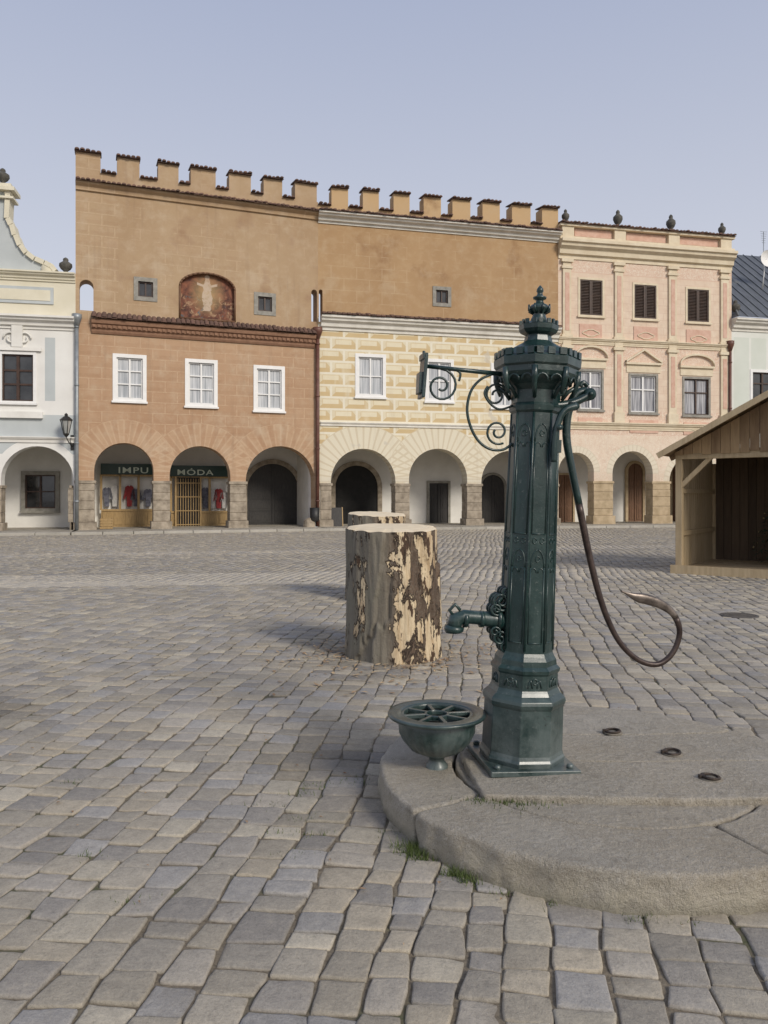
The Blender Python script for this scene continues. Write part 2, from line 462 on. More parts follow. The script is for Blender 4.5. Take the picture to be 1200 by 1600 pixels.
col = b.mix(fig.mx(arm).mx(hd) * n2.step(.2, .5) * .8, col, (.54, .43, .33))
fm = b.out(col, .85, n2, .2, .01)
m = MB(); m.plate(nich, [], .16, .2)
fr = m.obj('fresco', fm, F1.e)
mm = MB()
A_ = nich
for i in range(len(A_) - 1):
    p, q = A_[i], A_[i + 1]; mm.tube([(p[0], .0, p[1]), (q[0], .0, q[1])], .045, 6)
mm.tube([(A_[0][0], 0, A_[0][1]), (A_[-1][0], 0, A_[-1][1])], .05, 6)
mm.obj('fresco_frame', M['brown_wood'], fr)
arcade(F1, 3.0, M['white_plaster'])
sp = [(ar1[0][1], ar1[1][0]), (ar1[1][1], ar1[2][0])]
piers(F1, [(.02, ar1[0][0])] + sp, M['stone'], 1.95)
# shops
def shop(px0, px1, ys0, ys1, yb, text, tx0, tsize, kind):
    off = 2.6
    u0, u1, zb, zt = F1.rect(px0, ys0, px1, ys1, off)
    e = MB()
    z_low = F1.uz(px0, yb, off)[1]
    e.box(u0, u1, off, off + .1, .08, z_low)            # lower wooden panel
    for i in range(5):
        a = u0 + (u1 - u0) * (i + .12) / 5; c_ = u0 + (u1 - u0) * (i + .88) / 5
        e.box(a, c_, off - .03, off, .2, z_low - .1)
    for q in (0, .33, .66, 1):
        a = u0 + (u1 - u0) * q; e.box(a - .05, a + .05, off - .02, off + .1, z_low, zb)
    e.box(u0, u1, off - .04, off + .12, z_low - .05, z_low + .04); e.box(u0, u1, off - .02, off + .1, zb - .08, zb)
    so = e.obj('shopfront', M['ochre_wood'], F1.e)
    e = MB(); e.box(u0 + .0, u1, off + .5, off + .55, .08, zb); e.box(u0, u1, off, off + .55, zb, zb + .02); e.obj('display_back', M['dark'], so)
    e = MB(); e.box(u0 - .02, u1 + .02, off - .08, off + .05, zb + .01, zt)
    sg = e.obj('shop_sign', M['sign_green'], so)
    e = MB(); tu = F1.uz(tx0, 740, off)[0]
    e.text(text, tsize, tu, off - .095, zb + .07, ext=.012, sx=1.45); e.obj('lettering', M['pale_green_paint'], sg)
    for q, mt in kind:
        e = MB(); uc = u0 + (u1 - u0) * q; zb_ = z_low + .15; hh = R.uniform(.8, 1.05)
        pr = [(-.1, 0), (.1, 0), (.12, .5 * hh), (.2, .3 * hh), (.26, .34 * hh), (.17, .85 * hh), (.06, .93 * hh), (.0, .88 * hh), (-.06, .93 * hh), (-.17, .85 * hh), (-.26, .34 * hh), (-.2, .3 * hh), (-.12, .5 * hh)]
        pr = [(uc + a * 1.0, zb_ + c_) for a, c_ in pr]
        e.plate(pr, [], off + .2, off + .32); e.obj('garment', M[mt], so)
    return so, u0, u1, z_low, zb
shop(158, 246, 724, 742, 797, 'IMPU', 184, .36, [(.1, 'grey_cloth'), (.24, 'white_cloth'), (.5, 'red_cloth'), (.62, 'grey_cloth'), (.84, 'grey_cloth')])
so, u0, u1, zlo, zb = shop(267, 358, 727, 745, 800, 'M\u00d3DA', 276, .34, [(.6, 'grey_cloth'), (.72, 'white_cloth'), (.83, 'red_cloth'), (.93, 'white_cloth')])
d0 = F1.uz(276, 745, 2.5)[0]; d1 = F1.uz(312, 745, 2.5)[0]
m = MB(); 
m.box(d0 - .08, d0, 2.45, 2.58, .08, zb); m.box(d1, d1 + .08, 2.45, 2.58, .08, zb)
for i in range(9):
    u = d0 + (d1 - d0) * (i + .5) / 9; m.box(u - .014, u + .014, 2.46, 2.49, .08, zb - .1)
for i in range(4):
    z = .15 + i * .62; m.box(d0, d1, 2.45, 2.48, z, z + .04)
gd = m.obj('grille_door', M['ochre_wood'], F1.e)
m = MB(); m.box(d0, d1, 2.52, 2.57, .08, zb - .05); m.obj('dark_opening_panel', M['dark'], gd)  # near-black panel behind the grille stands in for the unlit inside
door(F1, F1.rect(386, 724, 466, 825, 2.9), 2.99, M['dark_wood'], M['stone'], .22)
# downpipes
def pipe(F, px, ytop, r, mat, yo=-.14, hop=None, zbot=.1):
    u, z = F.uz(px, ytop); m = MB()
    m.tube([(u, yo, zbot), (u, yo, z * .5), (u, yo, z)], r, 10)
    if hop: m.lathe([(r * 1.1, -.3), (r * 2.4, .0), (r * 2.6, .05), (r * 2.6, .2)], 8, u, yo, z)
    q = 1.2
    while q < z: m.lathe([(r * 1.25, 0), (r * 1.25, .07)], 10, u, yo, q); q += 2.3
    return m.obj('downpipe', mat, F.e)
pipe(F1, 495, 520, .085, M['copper_pipe'], hop=True)

# ---------------- house two : cream diamond sgraffito
F2 = Fac(A2, A3, 'townhouse', 'cream house with diamond sgraffito blocks, white cornice and battlements')
ar2 = []
for a, b_, yt in ((517, 618, 701), (639, 730, 701), (752, 846, 704)):
    u0, _ = F2.uz(a, yt); u1, _ = F2.uz(b_, yt); zt = F2.uz((a + b_) / 2, yt)[1]; ar2.append((u0, u1, zt))
mer2 = [(F2.uz(a, 310)[0], F2.uz(b_, 310)[0]) for a, b_ in ((518, 544), (567, 592), (615, 640), (662, 689), (707, 735), (754, 781), (800, 829), (847, 872))]
mer2[-1] = (mer2[-1][0], F2.L)
ZT2, ZG2, ZC2 = 15.12, 14.3, 13.8
tp = [(F2.L, ZT2), (mer2[-1][0], ZT2), (mer2[-1][0], ZG2)]
for a, b_ in mer2[:-1][::-1]: tp += [(b_, ZG2), (b_, ZT2), (a, ZT2), (a, ZG2)]
tp += [(0, ZG2)]
for r in ((555, 552, 603, 623), (664, 560, 709, 630), (767, 567, 812, 640)):
    window(F2, F2.rect(*r), M['white_paint'], M['white_paint'], M['glass_curtain'], sw=.15, rows=(.5,), bar=.03)
window(F2, F2.rect(676, 447, 705, 480), M['grey_frame'], M['brown_paint'], M['glass_dark'], sw=.16, rows=(), bar=.02, sill=False)
u0, u1, z0, z1 = F2.rect(497.5, 452, 504, 503); F2.holes.append([(u0 + .02, z0)] + arch_pts(u0 + .02, u1, z1, 8) + [(u1, z0)])
m = MB(); m.plate(arch_outline(F2.L, ar2, tp), F2.holes, 0, .7)
ZM2 = 9.35
b = B('cream_sgraffito'); c = b.co(); x, y, z = b.sep(c)
fu, fv, du, dv, rid = blocks(b, x, z, 1.16, .53)
n1 = b.noise(c, .3, 5, .6); n2 = b.noise(c, 2.4, 5, .65); n3 = b.noise(b.scale(c, (1.5, 1, .3)), .8, 4, .6)
low = z.lt(ZM2)
cream = b.mix(n2.step(.35, .7), (.72, .65, .48), (.64, .55, .38))
ten = b.mix(n1.step(.3, .7), (.36, .225, .115), (.45, .295, .155))
ten = b.mix(z.gt(ZC2) * 1.0, ten, (.52, .355, .19))
# bevelled block: pale inner face, tan lower and right bevels, thin outlines
fr_ = du.gt(.05) * dv.gt(.045)
face = (fu.gt(.17) * fu.lt(.80)) * (fv.gt(.44) * fv.lt(.84))
botb = fr_ * fv.lt(.44) * (fv * .53).lt((fu * 1.16) + 0.02) * ((1 - fu) * 1.16 + .08).gt(fv * .4)
rgtb = fr_ * fu.gt(.80) * (fv.lt(.44 + (.8) * (1 - fu) * 3.0))
inl = fr_ * (((fu - .17).abs().lt(.016) * fv.gt(.44) * fv.lt(.84)).mx((fv - .84).abs().lt(.03) * fu.gt(.17) * fu.lt(.80)).mx((fu - .80).abs().lt(.012) * fv.gt(.4) * fv.lt(.84)))
tan = botb.mx(rgtb * .8).mx(inl * .8)
cc = b.mix(tan * (n3.step(.28, .42)) * .75, cream, (.55, .39, .18))
cc = b.mix(face * .4, cc, (.78, .71, .53))
cc = b.mix((1 - fr_) * .7, cc, (.78, .74, .62))
reg, alt, ed = vouss(b, x, z, ar2, 1.05, 11)
vc = b.mix(ed * .4, (.70, .64, .50), (.48, .37, .22))
cc = b.mix(reg, cc, vc)
cc = b.mix((1 - z.step(1.6, 2.4)), cc, b.mix(n2.step(.4, .6), (.64, .60, .51), (.50, .45, .37)))
pat = b.noise(c, .7, 3, .5).step(.67, .69)
cc = b.mix(pat * .7, cc, (.56, .51, .42))
cc = b.mix(b.noise(b.scale(c, (2.5, 1, .3)), 1.0, 5, .65).step(.55, .72) * .3, cc, (.48, .40, .29))
stn = (1 - low) * (b.noise(c, .45, 5, .6).step(.56, .64)) * .5
hi = b.mix(stn, ten, (.25, .135, .065))
lin2 = (du.lt(.02).mx(dv.lt(.018))) * (1 - low) * n3.step(.48, .58) * z.lt(ZC2) * .4
hi = b.mix(lin2, hi, (.54, .40, .25))
hi = b.mix(n2.step(.48, .72) * .4, hi, (.50, .37, .23))
hi = b.mix(b.noise(c, .8, 5, .65).step(.54, .66) * .3, hi, (.53, .42, .29))
M['cream'] = b.out(b.mix(low, hi, cc), .92, n2 * .7 + b.noise(c, 25, 4, .6) * .5, .4, .02)
m.obj('wall', M['cream'], F2.e)
m = MB()
for a, b_ in mer2: tiles(m, a - .04, b_ + .03, ZT2 + .02, -.14, .72, .14)
eds = [0] + [q for p in mer2 for q in p]
for i in range(0, len(eds) - 1, 2):
    if eds[i + 1] - eds[i] > .1: tiles(m, eds[i] + .02, eds[i + 1] - .02, ZG2 + .02, -.12, .72, .12)
tiles(m, 0.01, F2.L, ZC2 + .14, -.5, -.01, .16)
m.obj('parapet_tiles', M['tile'], F2.e)
def cornice(F, z1, h, proj, mat, u0=0.0, u1=None, name='cornice'):
    u1 = u1 or F.L
    pr = [(-.002, z1 - h), (-.05, z1 - h), (-.05, z1 - h * .8), (-proj * .35, z1 - h * .74), (-proj * .4, z1 - h * .5), (-proj * .75, z1 - h * .36), (-proj * .8, z1 - h * .2), (-proj, z1 - h * .16), (-proj, z1), (-.002, z1 + .02)]
    m = MB(); m.prof(u0, u1, pr); return m.obj(name, mat, F.e)
cornice(F2, ZC2 + .12, .42, .46, M['offwhite_trim'])
cornice(F2, ZM2 + .05, .62, .42, M['offwhite_trim'], .12)
m = MB(); tiles(m, .12, F2.L, ZM2 + .08, -.46, -.01, .12, .22); m.obj('cornice_tiles', M['tile'], F2.e)
cornice(F2, 4.42 + .3, .16, .1, M['offwhite_trim'], .1, name='string_course')
arcade(F2, 3.0, M['white_plaster'])
piers(F2, [(.12, ar2[0][0]), (ar2[0][1], ar2[1][0]), (ar2[1][1], ar2[2][0]), (ar2[2][1], F2.L - .02)], M['stone'], 1.9)
door(F2, F2.rect(524, 727, 590, 822, 2.9), 2.99, M['dark'], M['stone'], .22, dbl=False)  # dark doorway: near-black leaf stands in for the unlit interior
door(F2, F2.rect(671, 755, 700, 822, 2.9), 2.99, M['dark_wood'], M['grey_frame'], .12, arched=False)
door(F2, F2.rect(752, 742, 788, 818, 2.9), 2.99, M['dark_wood'], M['grey_frame'], .12)

# ---------------- house three : pink renaissance house
F3 = Fac(A3, A4, 'townhouse', 'pink and cream house with pilasters, brown shutters and stone finials')
ar3 = []
for a, b_, yt in ((868, 928, 707), (957, 1020, 705), (1046, 1118, 712)):
    u0, _ = F3.uz(a, yt); u1, _ = F3.uz(b_, yt); zt = F3.uz((a + b_) / 2, yt)[1]; ar3.append((max(u0, .02), u1, zt))
for r in ((903, 433, 944, 497), (988, 441, 1028, 502), (1071, 448, 1110, 507)):
    window(F3, F3.rect(*r), M['cream_trim'], M['brown_paint'], M['glass_dark'], sw=.1, rows=(.6,), shutters=M['brown_paint'], sill=True)
wr3 = [F3.rect(*r) for r in ((903, 576, 943, 643), (982, 583, 1028, 648), (1066, 588, 1110, 652))]
for i, r in enumerate(wr3):
    window(F3, r, M['grey_frame'], M['white_paint'] if i < 2 else M['brown_paint'], M['glass_half'], sw=.11, rows=(.62,), bar=.035)
m = MB(); m.plate(arch_outline(F3.L, ar3, [(F3.L, 14.3), (0, 14.3)]), F3.holes, 0, .6)
b = B('pink_sgraffito'); c = b.co(); x, y, z = b.sep(c)
n2 = b.noise(c, 2.0, 5, .6); n5 = b.noise(c, 7, 3, .5, 2.0)
col = b.mix(n2.step(.35, .65), (.65, .50, .38), (.73, .60, .47))
orn = ((n5 - .5).abs().lt(.04)) * (z.gt(12.2).mx(z.lt(8.9) * z.gt(7.6)).mx(z.lt(5.6)))
col = b.mix((z.gt(12.15).mx(z.lt(8.9) * z.gt(7.7)).mx(z.lt(5.6) * z.gt(4.4))) * .55, col, (.61, .40, .30))
col = b.mix(orn * .75, col, (.77, .69, .57))
fu, fv, du, dv, rid = blocks(b, x, z, .62, .36)
col = b.mix(z.lt(11.9) * z.gt(5.6) * (du.lt(.015).mx(dv.lt(.015))) * .3, col, (.50, .33, .25))
reg, alt, ed = vouss(b, x, z, ar3, .32, 9)
col = b.mix(reg, col, b.mix(ed * .35, (.70, .63, .50), (.49, .40, .28)))
col = b.mix((1 - z.step(2.2, 2.9)) * n2.step(.3, .6) * .5, col, (.46, .37, .27))
col = b.mix(b.noise(b.scale(c, (2.5, 1, .3)), 1.0, 5, .65).step(.55, .72) * .25, col, (.46, .35, .27))
m.obj('wall', b.out(col, .92, n2 * .8 + b.noise(c, 22, 4, .6) * .5, .4, .02), F3.e)
cornice(F3, 13.62, .85, .5, M['cream_trim'])
m = MB(); m.box(0, F3.L, -.25, .6, 13.66, 13.80); m.box(0, F3.L, -.28, .62, 14.28, 14.38); m.obj('parapet_rail', M['cream_trim'], F3.e)
m = MB(); tiles(m, 0, F3.L, 14.40, -.36, .62, .10, .2); m.obj('parapet_tiles', M['tile'], F3.e)
pil = [F3.uz(a, 500)[0] for a in (885, 966, 1050, 1131)]
for p in pil:
    m = MB(); m.box(p - .3, p + .3, -.2, 0, 13.80, 14.28); m.obj('parapet_pedestal', M['cream_trim'], F3.e)
for a, c_ in zip(pil[:-1], pil[1:]):
    m = MB(); m.box(a + .4, c_ - .4, -.06, 0, 13.88, 14.22); m.obj('parapet_panel', M['pink_plaster'], F3.e)
for p in pil:
    m = MB()
    m.box(p - .21, p + .21, -.09, -.002, 5.5, 12.6)
    m.box(p - .28, p + .28, -.14, -.002, 12.3, 12.42); m.box(p - .3, p + .3, -.17, -.002, 12.6, 12.76)
    m.box(p - .28, p + .28, -.14, -.002, 9.04, 9.15); m.box(p - .3, p + .3, -.16, -.002, 8.5, 8.65); m.box(p - .27, p + .27, -.15, -.002, 5.01, 5.5)
    pp = m.obj('pilaster', M['cream_trim'], F3.e)
    for z0, z1 in ((9.35, 12.1), (5.8, 8.3)):
        m = MB(); m.box(p - .11, p + .11, -.105, -.092, z0, z1)
        m.obj('pilaster_inlay', M['pink_plaster'], pp)
cornice(F3, 9.02, .3, .19, M['cream_trim'], name='string_course')
cornice(F3, 5.0, .35, .22, M['cream_trim'], name='string_course')
for i, (a, b_, yt, yb) in enumerate(((905, 940, 506, 535), (990, 1027, 510, 540), (1072, 1110, 515, 545), (903, 941, 652, 672), (984, 1028, 656, 677), (1068, 1110, 660, 680))):
    u0, u1, z0, z1 = F3.rect(a, yt, b_, yb); m = MB(); m.box(u0, u1, -.035, -.002, z0, z1)
    wp = m.obj('wall_panel', M['pink_plaster'], F3.e)
    uc = (u0 + u1) / 2; zc = (z0 + z1) / 2; k_ = 1 if i < 3 else .7
    pts = [(uc + .38 * math.cos(t) * (1 + .2 * math.cos(4 * t)), -.045, zc + .16 * k_ * math.sin(t)) for t in np.linspace(0, 2 * math.pi, 26)]
    m = MB(); m.tube(pts, .028, 5); m.obj('relief_ornament', M['cream_trim'], wp)
for i, (u0, u1, z0, z1) in enumerate(wr3):
    m = MB()
    zz = z1 + .42; a, c_ = u0 - .12, u1 + .12; uc = (a + c_) / 2
    m.box(a - .05, c_ + .05, -.14, -.002, zz, zz + .1)
    m.box(a, c_, -.04, -.002, z1 + .05, zz)
    if i == 1: pts = [(a - .05, zz + .1), (uc, zz + .68), (c_ + .05, zz + .1)]
    else: pts = arch_pts(a - .05, c_ + .05, zz + .62, 12, zz + .1)
    for p, q in zip(pts[:-1], pts[1:]):
        m.add([(p[0], -.14, p[1]), (q[0], -.14, q[1]), (q[0], -.14, q[1] + .09), (p[0], -.14, p[1] + .09), (p[0], 0, p[1]), (q[0], 0, q[1]), (q[0], 0, q[1] + .09), (p[0], 0, p[1] + .09)],
              [(0, 1, 2, 3), (0, 4, 5, 1), (3, 2, 6, 7), (4, 7, 6, 5)])
    m.obj('window_pediment', M['cream_trim'], F3.e)
fin_prof = [(.16, 0), (.16, .06), (.09, .1), (.07, .18), (.17, .3), (.23, .45), (.22, .58), (.12, .68), (.08, .73), (.1, .78), (.08, .86), (.02, .92)]
for i, (px) in enumerate((885, 967, 1050, 1130)):
    m = MB(); s_ = 1.0 if i in (1, 2) else .8
    m.lathe([(r * s_, z * s_) for r, z in fin_prof], 16, F3.uz(px, 350)[0], .1, 14.45)
    m.obj('finial', M['finial_stone'], F3.e)
arcade(F3, 3.0, M['white_plaster'], t=.6)
piers(F3, [(ar3[0][1], ar3[1][0]), (ar3[1][1], ar3[2][0]), (ar3[2][1], F3.L - .3)], M['sandstone'], 2.05, t=.6, base=.5)
door(F3, F3.rect(872, 742, 895, 820, 2.9), 2.99, M['brown_wood'], M['sandstone'], .1, arched=False)
door(F3, F3.rect(981, 724, 1004, 820, 2.9), 2.99, M['brown_wood'], M['sandstone'], .14)
door(F3, F3.rect(1050, 724, 1075, 820, 2.9), 2.99, M['brown_wood'], M['sandstone'], .14)

# ---------------- house on the left : white and blue with volute gable
F0 = Fac(A0, A1, 'townhouse', 'white and pale blue baroque house with volute gable and urn')
ar0 = []
for a, b_, yt in ((1, 115, 697),):
    u0, _ = F0.uz(a, yt); u1, _ = F0.uz(b_, yt); zt = F0.uz((a + b_) / 2, yt)[1]; ar0.append((u0, u1, zt))
w = ar0[0][1] - ar0[0][0]; ar0.insert(0, (ar0[0][0] - w - .5, ar0[0][0] - .5, ar0[0][2]))
r = F0.rect(-2, 548, 57, 632); window(F0, r, M['white_paint'], M['brown_paint'], M['glass_dark'], sw=.12, rows=(.36, .66), bar=.045)
uw = r
window(F0, (r[0] - 3.0, r[1] - 3.0, r[2], r[3]), M['white_paint'], M['brown_paint'], M['glass_dark'], sw=.12, rows=(.36, .66), bar=.045)
Rg = [F0.uz(a, b_) for a, b_ in ((118, 432), (90, 432), (88, 424), (80, 416), (70, 411), (55, 405), (42, 396), (32, 384), (24, 368), (18, 352), (12, 342), (12, 305), (14, 300))]
Rg[0] = (F0.L, Rg[0][1])
uc = 3.35
Lg = [(2 * uc - a, b_) for a, b_ in Rg][::-1]; Lg[-1] = (0, Lg[-1][1])
Lg = [(max(a, 0.0), b_) for a, b_ in Lg]
m = MB(); 
m.plate(arch_outline(F0.L, ar0, Rg + Lg), F0.holes, 0, .55)
b = B('blue_white_plaster'); c = b.co(); x, y, z = b.sep(c)
n1 = b.noise(c, .8, 5, .6)
zc0 = F0.uz(60, 505)[1]; 
wht = b.mix(n1.step(.3, .7), (.68, .66, .62), (.79, .78, .74)); blu = b.mix(n1.step(.3, .7), (.43, .46, .46), (.51, .54, .54)); yel = b.mix(n1.step(.3, .7), (.65, .60, .46), (.73, .68, .55))
col = b.mix(z.gt(zc0 - .15), wht, yel)
reg0 = z.lt(zc0 - .55) * z.gt(5.2) 
uu = (x - (uw[0] + uw[1]) / 2)
bl = reg0 * (uu.abs().gt(1.0)) * (uu.abs().lt(1.38))
bl = bl.mx(z.lt(4.65) * z.gt(3.1)).mx(z.gt(zc0 + 1.9))
col = b.mix(bl, col, blu)
reg, alt, ed = vouss(b, x, z, ar0, .3, 9)
col = b.mix(reg, col, wht)
col = b.mix((1 - z.step(.1, 1.0)) * n1.step(.4, .6) * .5, col, (.48, .44, .38))
m.obj('wall', b.out(col, .9, b.noise(c, 20, 4, .6), .2, .01), F0.e)
cornice(F0, zc0 + .25, .5, .4, M['white_plaster'])
cornice(F0, F0.uz(60, 690)[1] + .18, .22, .15, M['white_plaster'], name='string_course')
z43 = F0.uz(90, 432)[1]; cornice(F0, z43 + .12, .35, .3, M['pale_yellow'], name='shoulder_cornice')
uv, zv = F0.uz(76, 418)
for P, sgn in ((Rg, 1), (Lg, -1)):
    m = MB()
    q = [p for p in P if p[1] > z43 + .02 and 0 < p[0] < F0.L]
    for p, s_ in zip(q[:-1], q[1:]): m.obox(((p[0] + s_[0]) / 2, .2, (p[1] + s_[1]) / 2), ((s_[0] - p[0]) / 2 + .02, 0, (s_[1] - p[1]) / 2), (0, .32, 0), (Vector((-(s_[1] - p[1]), 0, s_[0] - p[0])).normalized() * .09))
    if sgn > 0:
        k0 = len(m.v); m.lathe([(.01, -.3), (.26, -.3), (.26, .3), (.01, .3)], 20, 0, 0, 0)
        for i in range(k0, len(m.v)):
            a, bq, cq = m.v[i]; m.v[i] = (uv + a, cq + .2, zv - .08 + bq)
    m.obj('volute_coping', M['pale_yellow'], F0.e)
zt0 = F0.uz(12, 300)[1]
m = MB(); m.box(2 * uc - Rg[-1][0] - .25, Rg[-1][0] + .25, -.25, .7, zt0, zt0 + .14); m.box(2 * uc - Rg[-1][0] - .1, Rg[-1][0] + .1, -.12, .62, zt0 + .14, zt0 + .3)
m.prof(2 * uc - Rg[-1][0] - .2, Rg[-1][0] + .2, [(-.2, zt0 - .3), (-.2, zt0 - .22), (.6, zt0 - .22), (.6, zt0 - .3)])
m.obj('gable_cap', M['pale_yellow'], F0.e)
for (px, py) in ((101, 432), (2, 292)):
    u, z = F0.uz(px, py); m = MB(); m.box(u - .2, u + .2, 0, .4, z, z + .12); m.lathe([(r * 1.1, q * .75) for r, q in fin_prof], 16, u, .2, z + .12); m.obj('urn', M['finial_stone'], F0.e)
m = MB(); u0, u1, z0, z1 = F0.rect(4, 446, 84, 476)
m.box(u0 - 2.4, u1, -.05, -.002, z0, z1)
fp = m.obj('frieze_panel', M['blue_plaster'], F0.e)
m = MB(); m.box(u0 - 2.3, u1 - .12, -.07, -.05, z0 + .12, z1 - .12); m.obj('frieze_inset', M['pale_yellow'], fp)
m = MB(); a, c_ = uw[0] - .2, uw[1] + .2
m.box(a, c_, -.1, -.032, uw[3] + .02, uw[3] + .16)
for s_ in (-1, 1):
    sp_ = [((uw[0] + uw[1]) / 2 + s_ * (.25 + (.1 + .16 * (1 - t)) * math.cos(t * 7)), -.07, uw[3] + .5 + (.1 + .16 * (1 - t)) * math.sin(t * 7)) for t in np.linspace(0, 1, 18)]
    m.tube(sp_, .035, 6)
m.box((a + c_) / 2 - .2, (a + c_) / 2 + .2, -.12, -.01, uw[3] + .16, uw[3] + 1.2)
m.obj('window_ornament', M['white_plaster'], F0.e)
m = MB(); m.box(a - .05, c_ + .05, -.14, -.002, uw[2] - .55, uw[2] - .3); m.obj('sill_apron', M['white_plaster'], F0.e)
arcade(F0, 3.0, M['white_plaster'], t=.55)
piers(F0, [(ar0[0][1], ar0[1][0]), (ar0[1][1], F0.L - .3)], M['stone'], 1.75, t=.55)
window(F0, F0.rect(33, 736, 93, 800, 2.9), M['grey_frame'], M['brown_paint'], M['glass_dark'], sw=.16, rows=(.5,), hole=False, off=2.88)
pipe(F0, 121, 500, .075, M['zinc'], hop=True)

# ---------------- house on the right : white with grey roof
F4 = Fac(A4, A5, 'townhouse', 'white house with grey metal roof and satellite dish')
window(F4, F4.rect(1172, 577, 1212, 632), M['white_paint'], M['brown_paint'], M['glass_dark'], sw=.14, rows=(.62,), bar=.04)
r4 = F4.rect(1172, 577, 1212, 632); window(F4, (r4[0] + 2.6, r4[1] + 2.6, r4[2], r4[3]), M['white_paint'], M['brown_paint'], M['glass_dark'], sw=.14, rows=(.62,), bar=.04)
ar4 = [(.8, 3.2, 3.6), (4.2, 6.6, 3.6)]
zt4 = F4.uz(1170, 500)[1]
m = MB(); m.plate(arch_outline(F4.L, ar4, [(F4.L, zt4), (0, zt4)]), F4.holes, 0, .55)
b = B('white_green_plaster'); c = b.co(); x, y, z = b.sep(c); n1 = b.noise(c, 1, 5, .6)
col = b.mix(n1.step(.3, .7), (.66, .67, .61), (.76, .76, .71)); col = b.mix(z.lt(zt4 - .9) * z.gt(5) * (x.fract().gt(.12)) * .5, col, (.53, .58, .50))
m.obj('wall', b.out(col, .9, b.noise(c, 20, 4, .6), .2, .01), F4.e)
cornice(F4, zt4, .6, .45, M['offwhite_trim'])
m = MB(); zr = zt4 + 5.4; ru = 3.4
m.add([(0, -.5, zt4 + .02), (F4.L, -.5, zt4 + .02), (F4.L, 6, zr), (ru, 6, zr)], [(0, 1, 2, 3)])
m.add([(0, -.5, zt4 + .02), (ru, 6, zr), (0, 12.5, zt4 + .02)], [(0, 1, 2)])
m.tube([(0, -.5, zt4 + .05), (ru, 6, zr + .03)], .05, 6)
for i in range(1, 14):
    u = i * .58; f = min(1, u / ru); m.tube([(u, -.5, zt4 + .04), (u, -.5 + 6.5 * f, zt4 + .04 + (zr - zt4) * f)], .022, 5)
m.obj('roof', M['roof_metal'], F4.e)
u, z = F4.uz(1166, 440, 2); m = MB(); m.lathe([(.35, -1.2), (.35, .05), (.3, .2), (.12, .38), (.02, .42)], 16, u, 3.0, z); m.obj('roof_turret', M['roof_metal'], F4.e)
u, z = F4.uz(1197, 405, 2)
m = MB(); m.lathe([(.02, 0), (.2, .02), (.36, .08), (.45, .16)], 18, 0, 0, 0, cap=False)
dv_ = [(u + a, 2 - cq * 1.0, z + bq) for a, bq, cq in m.v]; m.v = dv_
m.tube([(u, 2.05, z), (u, 2.3, z - 1.6)], .03, 6)
m.obj('satellite_dish', M['white_paint'], F4.e)
m = MB(); u, z = F4.uz(1193, 362, 2.5); m.tube([(u, 2.5, z - 3.6), (u, 2.5, z)], .02, 5)
for i in range(6): m.tube([(u - .2 + .02 * i, 2.5, z - .12 * i), (u + .2 - .02 * i, 2.5, z - .12 * i)], .009, 4)
m.obj('antenna', M['zinc'], F4.e)
u, z = F4.uz(1149, 492); m = MB(); m.lathe([(r * 1.0, q * .85) for r, q in fin_prof], 16, max(u, .3), .1, z); m.obj('urn', M['finial_stone'], F4.e)
pipe(F3, 1138, 540, .075, M['copper_pipe'], hop=True)
arcade(F4, 3.0, M['white_plaster'], t=.55)
piers(F4, [(.3, .8), (3.2, 4.2)], M['sandstone'], 1.9, t=.55)

# ------------------------------------------------------------------ lantern, bin, boards, stones
u, z = F0.uz(108, 675)
def toworld(F, u, y, z): 
    q = F.P0 + F.d * u - F.n * y; return (q[0], q[1], z)
zc_ = F0.uz(108, 668)[1]
e = empty('wall_lantern', toworld(F0, u, 0, zc_), (0, 0, math.atan2(F0.d[1], F0.d[0]))); top(e, 'black hexagonal lantern on a scrolled iron wall bracket', 'lamp')
m = MB(); m.lathe([(.10, -.28), (.20, .22)], 6, 0, -.55, 0, sm=False); m.obj('lantern_glass', mk_glass('lantern_glass', (.25, .26, .25), (.4, .4, .38), .1, False), e)
m = MB()
for k in range(6):
    a = k * math.pi / 3; m.tube([(.105 * math.cos(a), -.55 + .105 * math.sin(a), -.28), (.21 * math.cos(a), -.55 + .21 * math.sin(a), .23)], .015, 5)
m.lathe([(.24, .22), (.24, .26), (.13, .36), (.06, .40), (.07, .46), (.01, .52)], 6, 0, -.55, 0, sm=False); m.lathe([(.03, -.42), (.11, -.32), (.12, -.28)], 6, 0, -.55, 0, sm=False)
m.obj('lantern_cage', M['black_iron'], e)
m = MB(); m.tube([(.12, 0, -.75), (.12, -.2, -.72), (.06, -.42, -.6), (0, -.55, -.42)], .022, 6)
m.tube([(.12 - .0, -.02, -.35), (.1, -.15, -.42), (.1, -.3, -.55), (.1, -.2, -.66), (.1, -.12, -.6)], .014, 5); m.box(.06, .18, -.03, -.002, -.9, -.3)
m.obj('bracket', M['black_iron'], e)

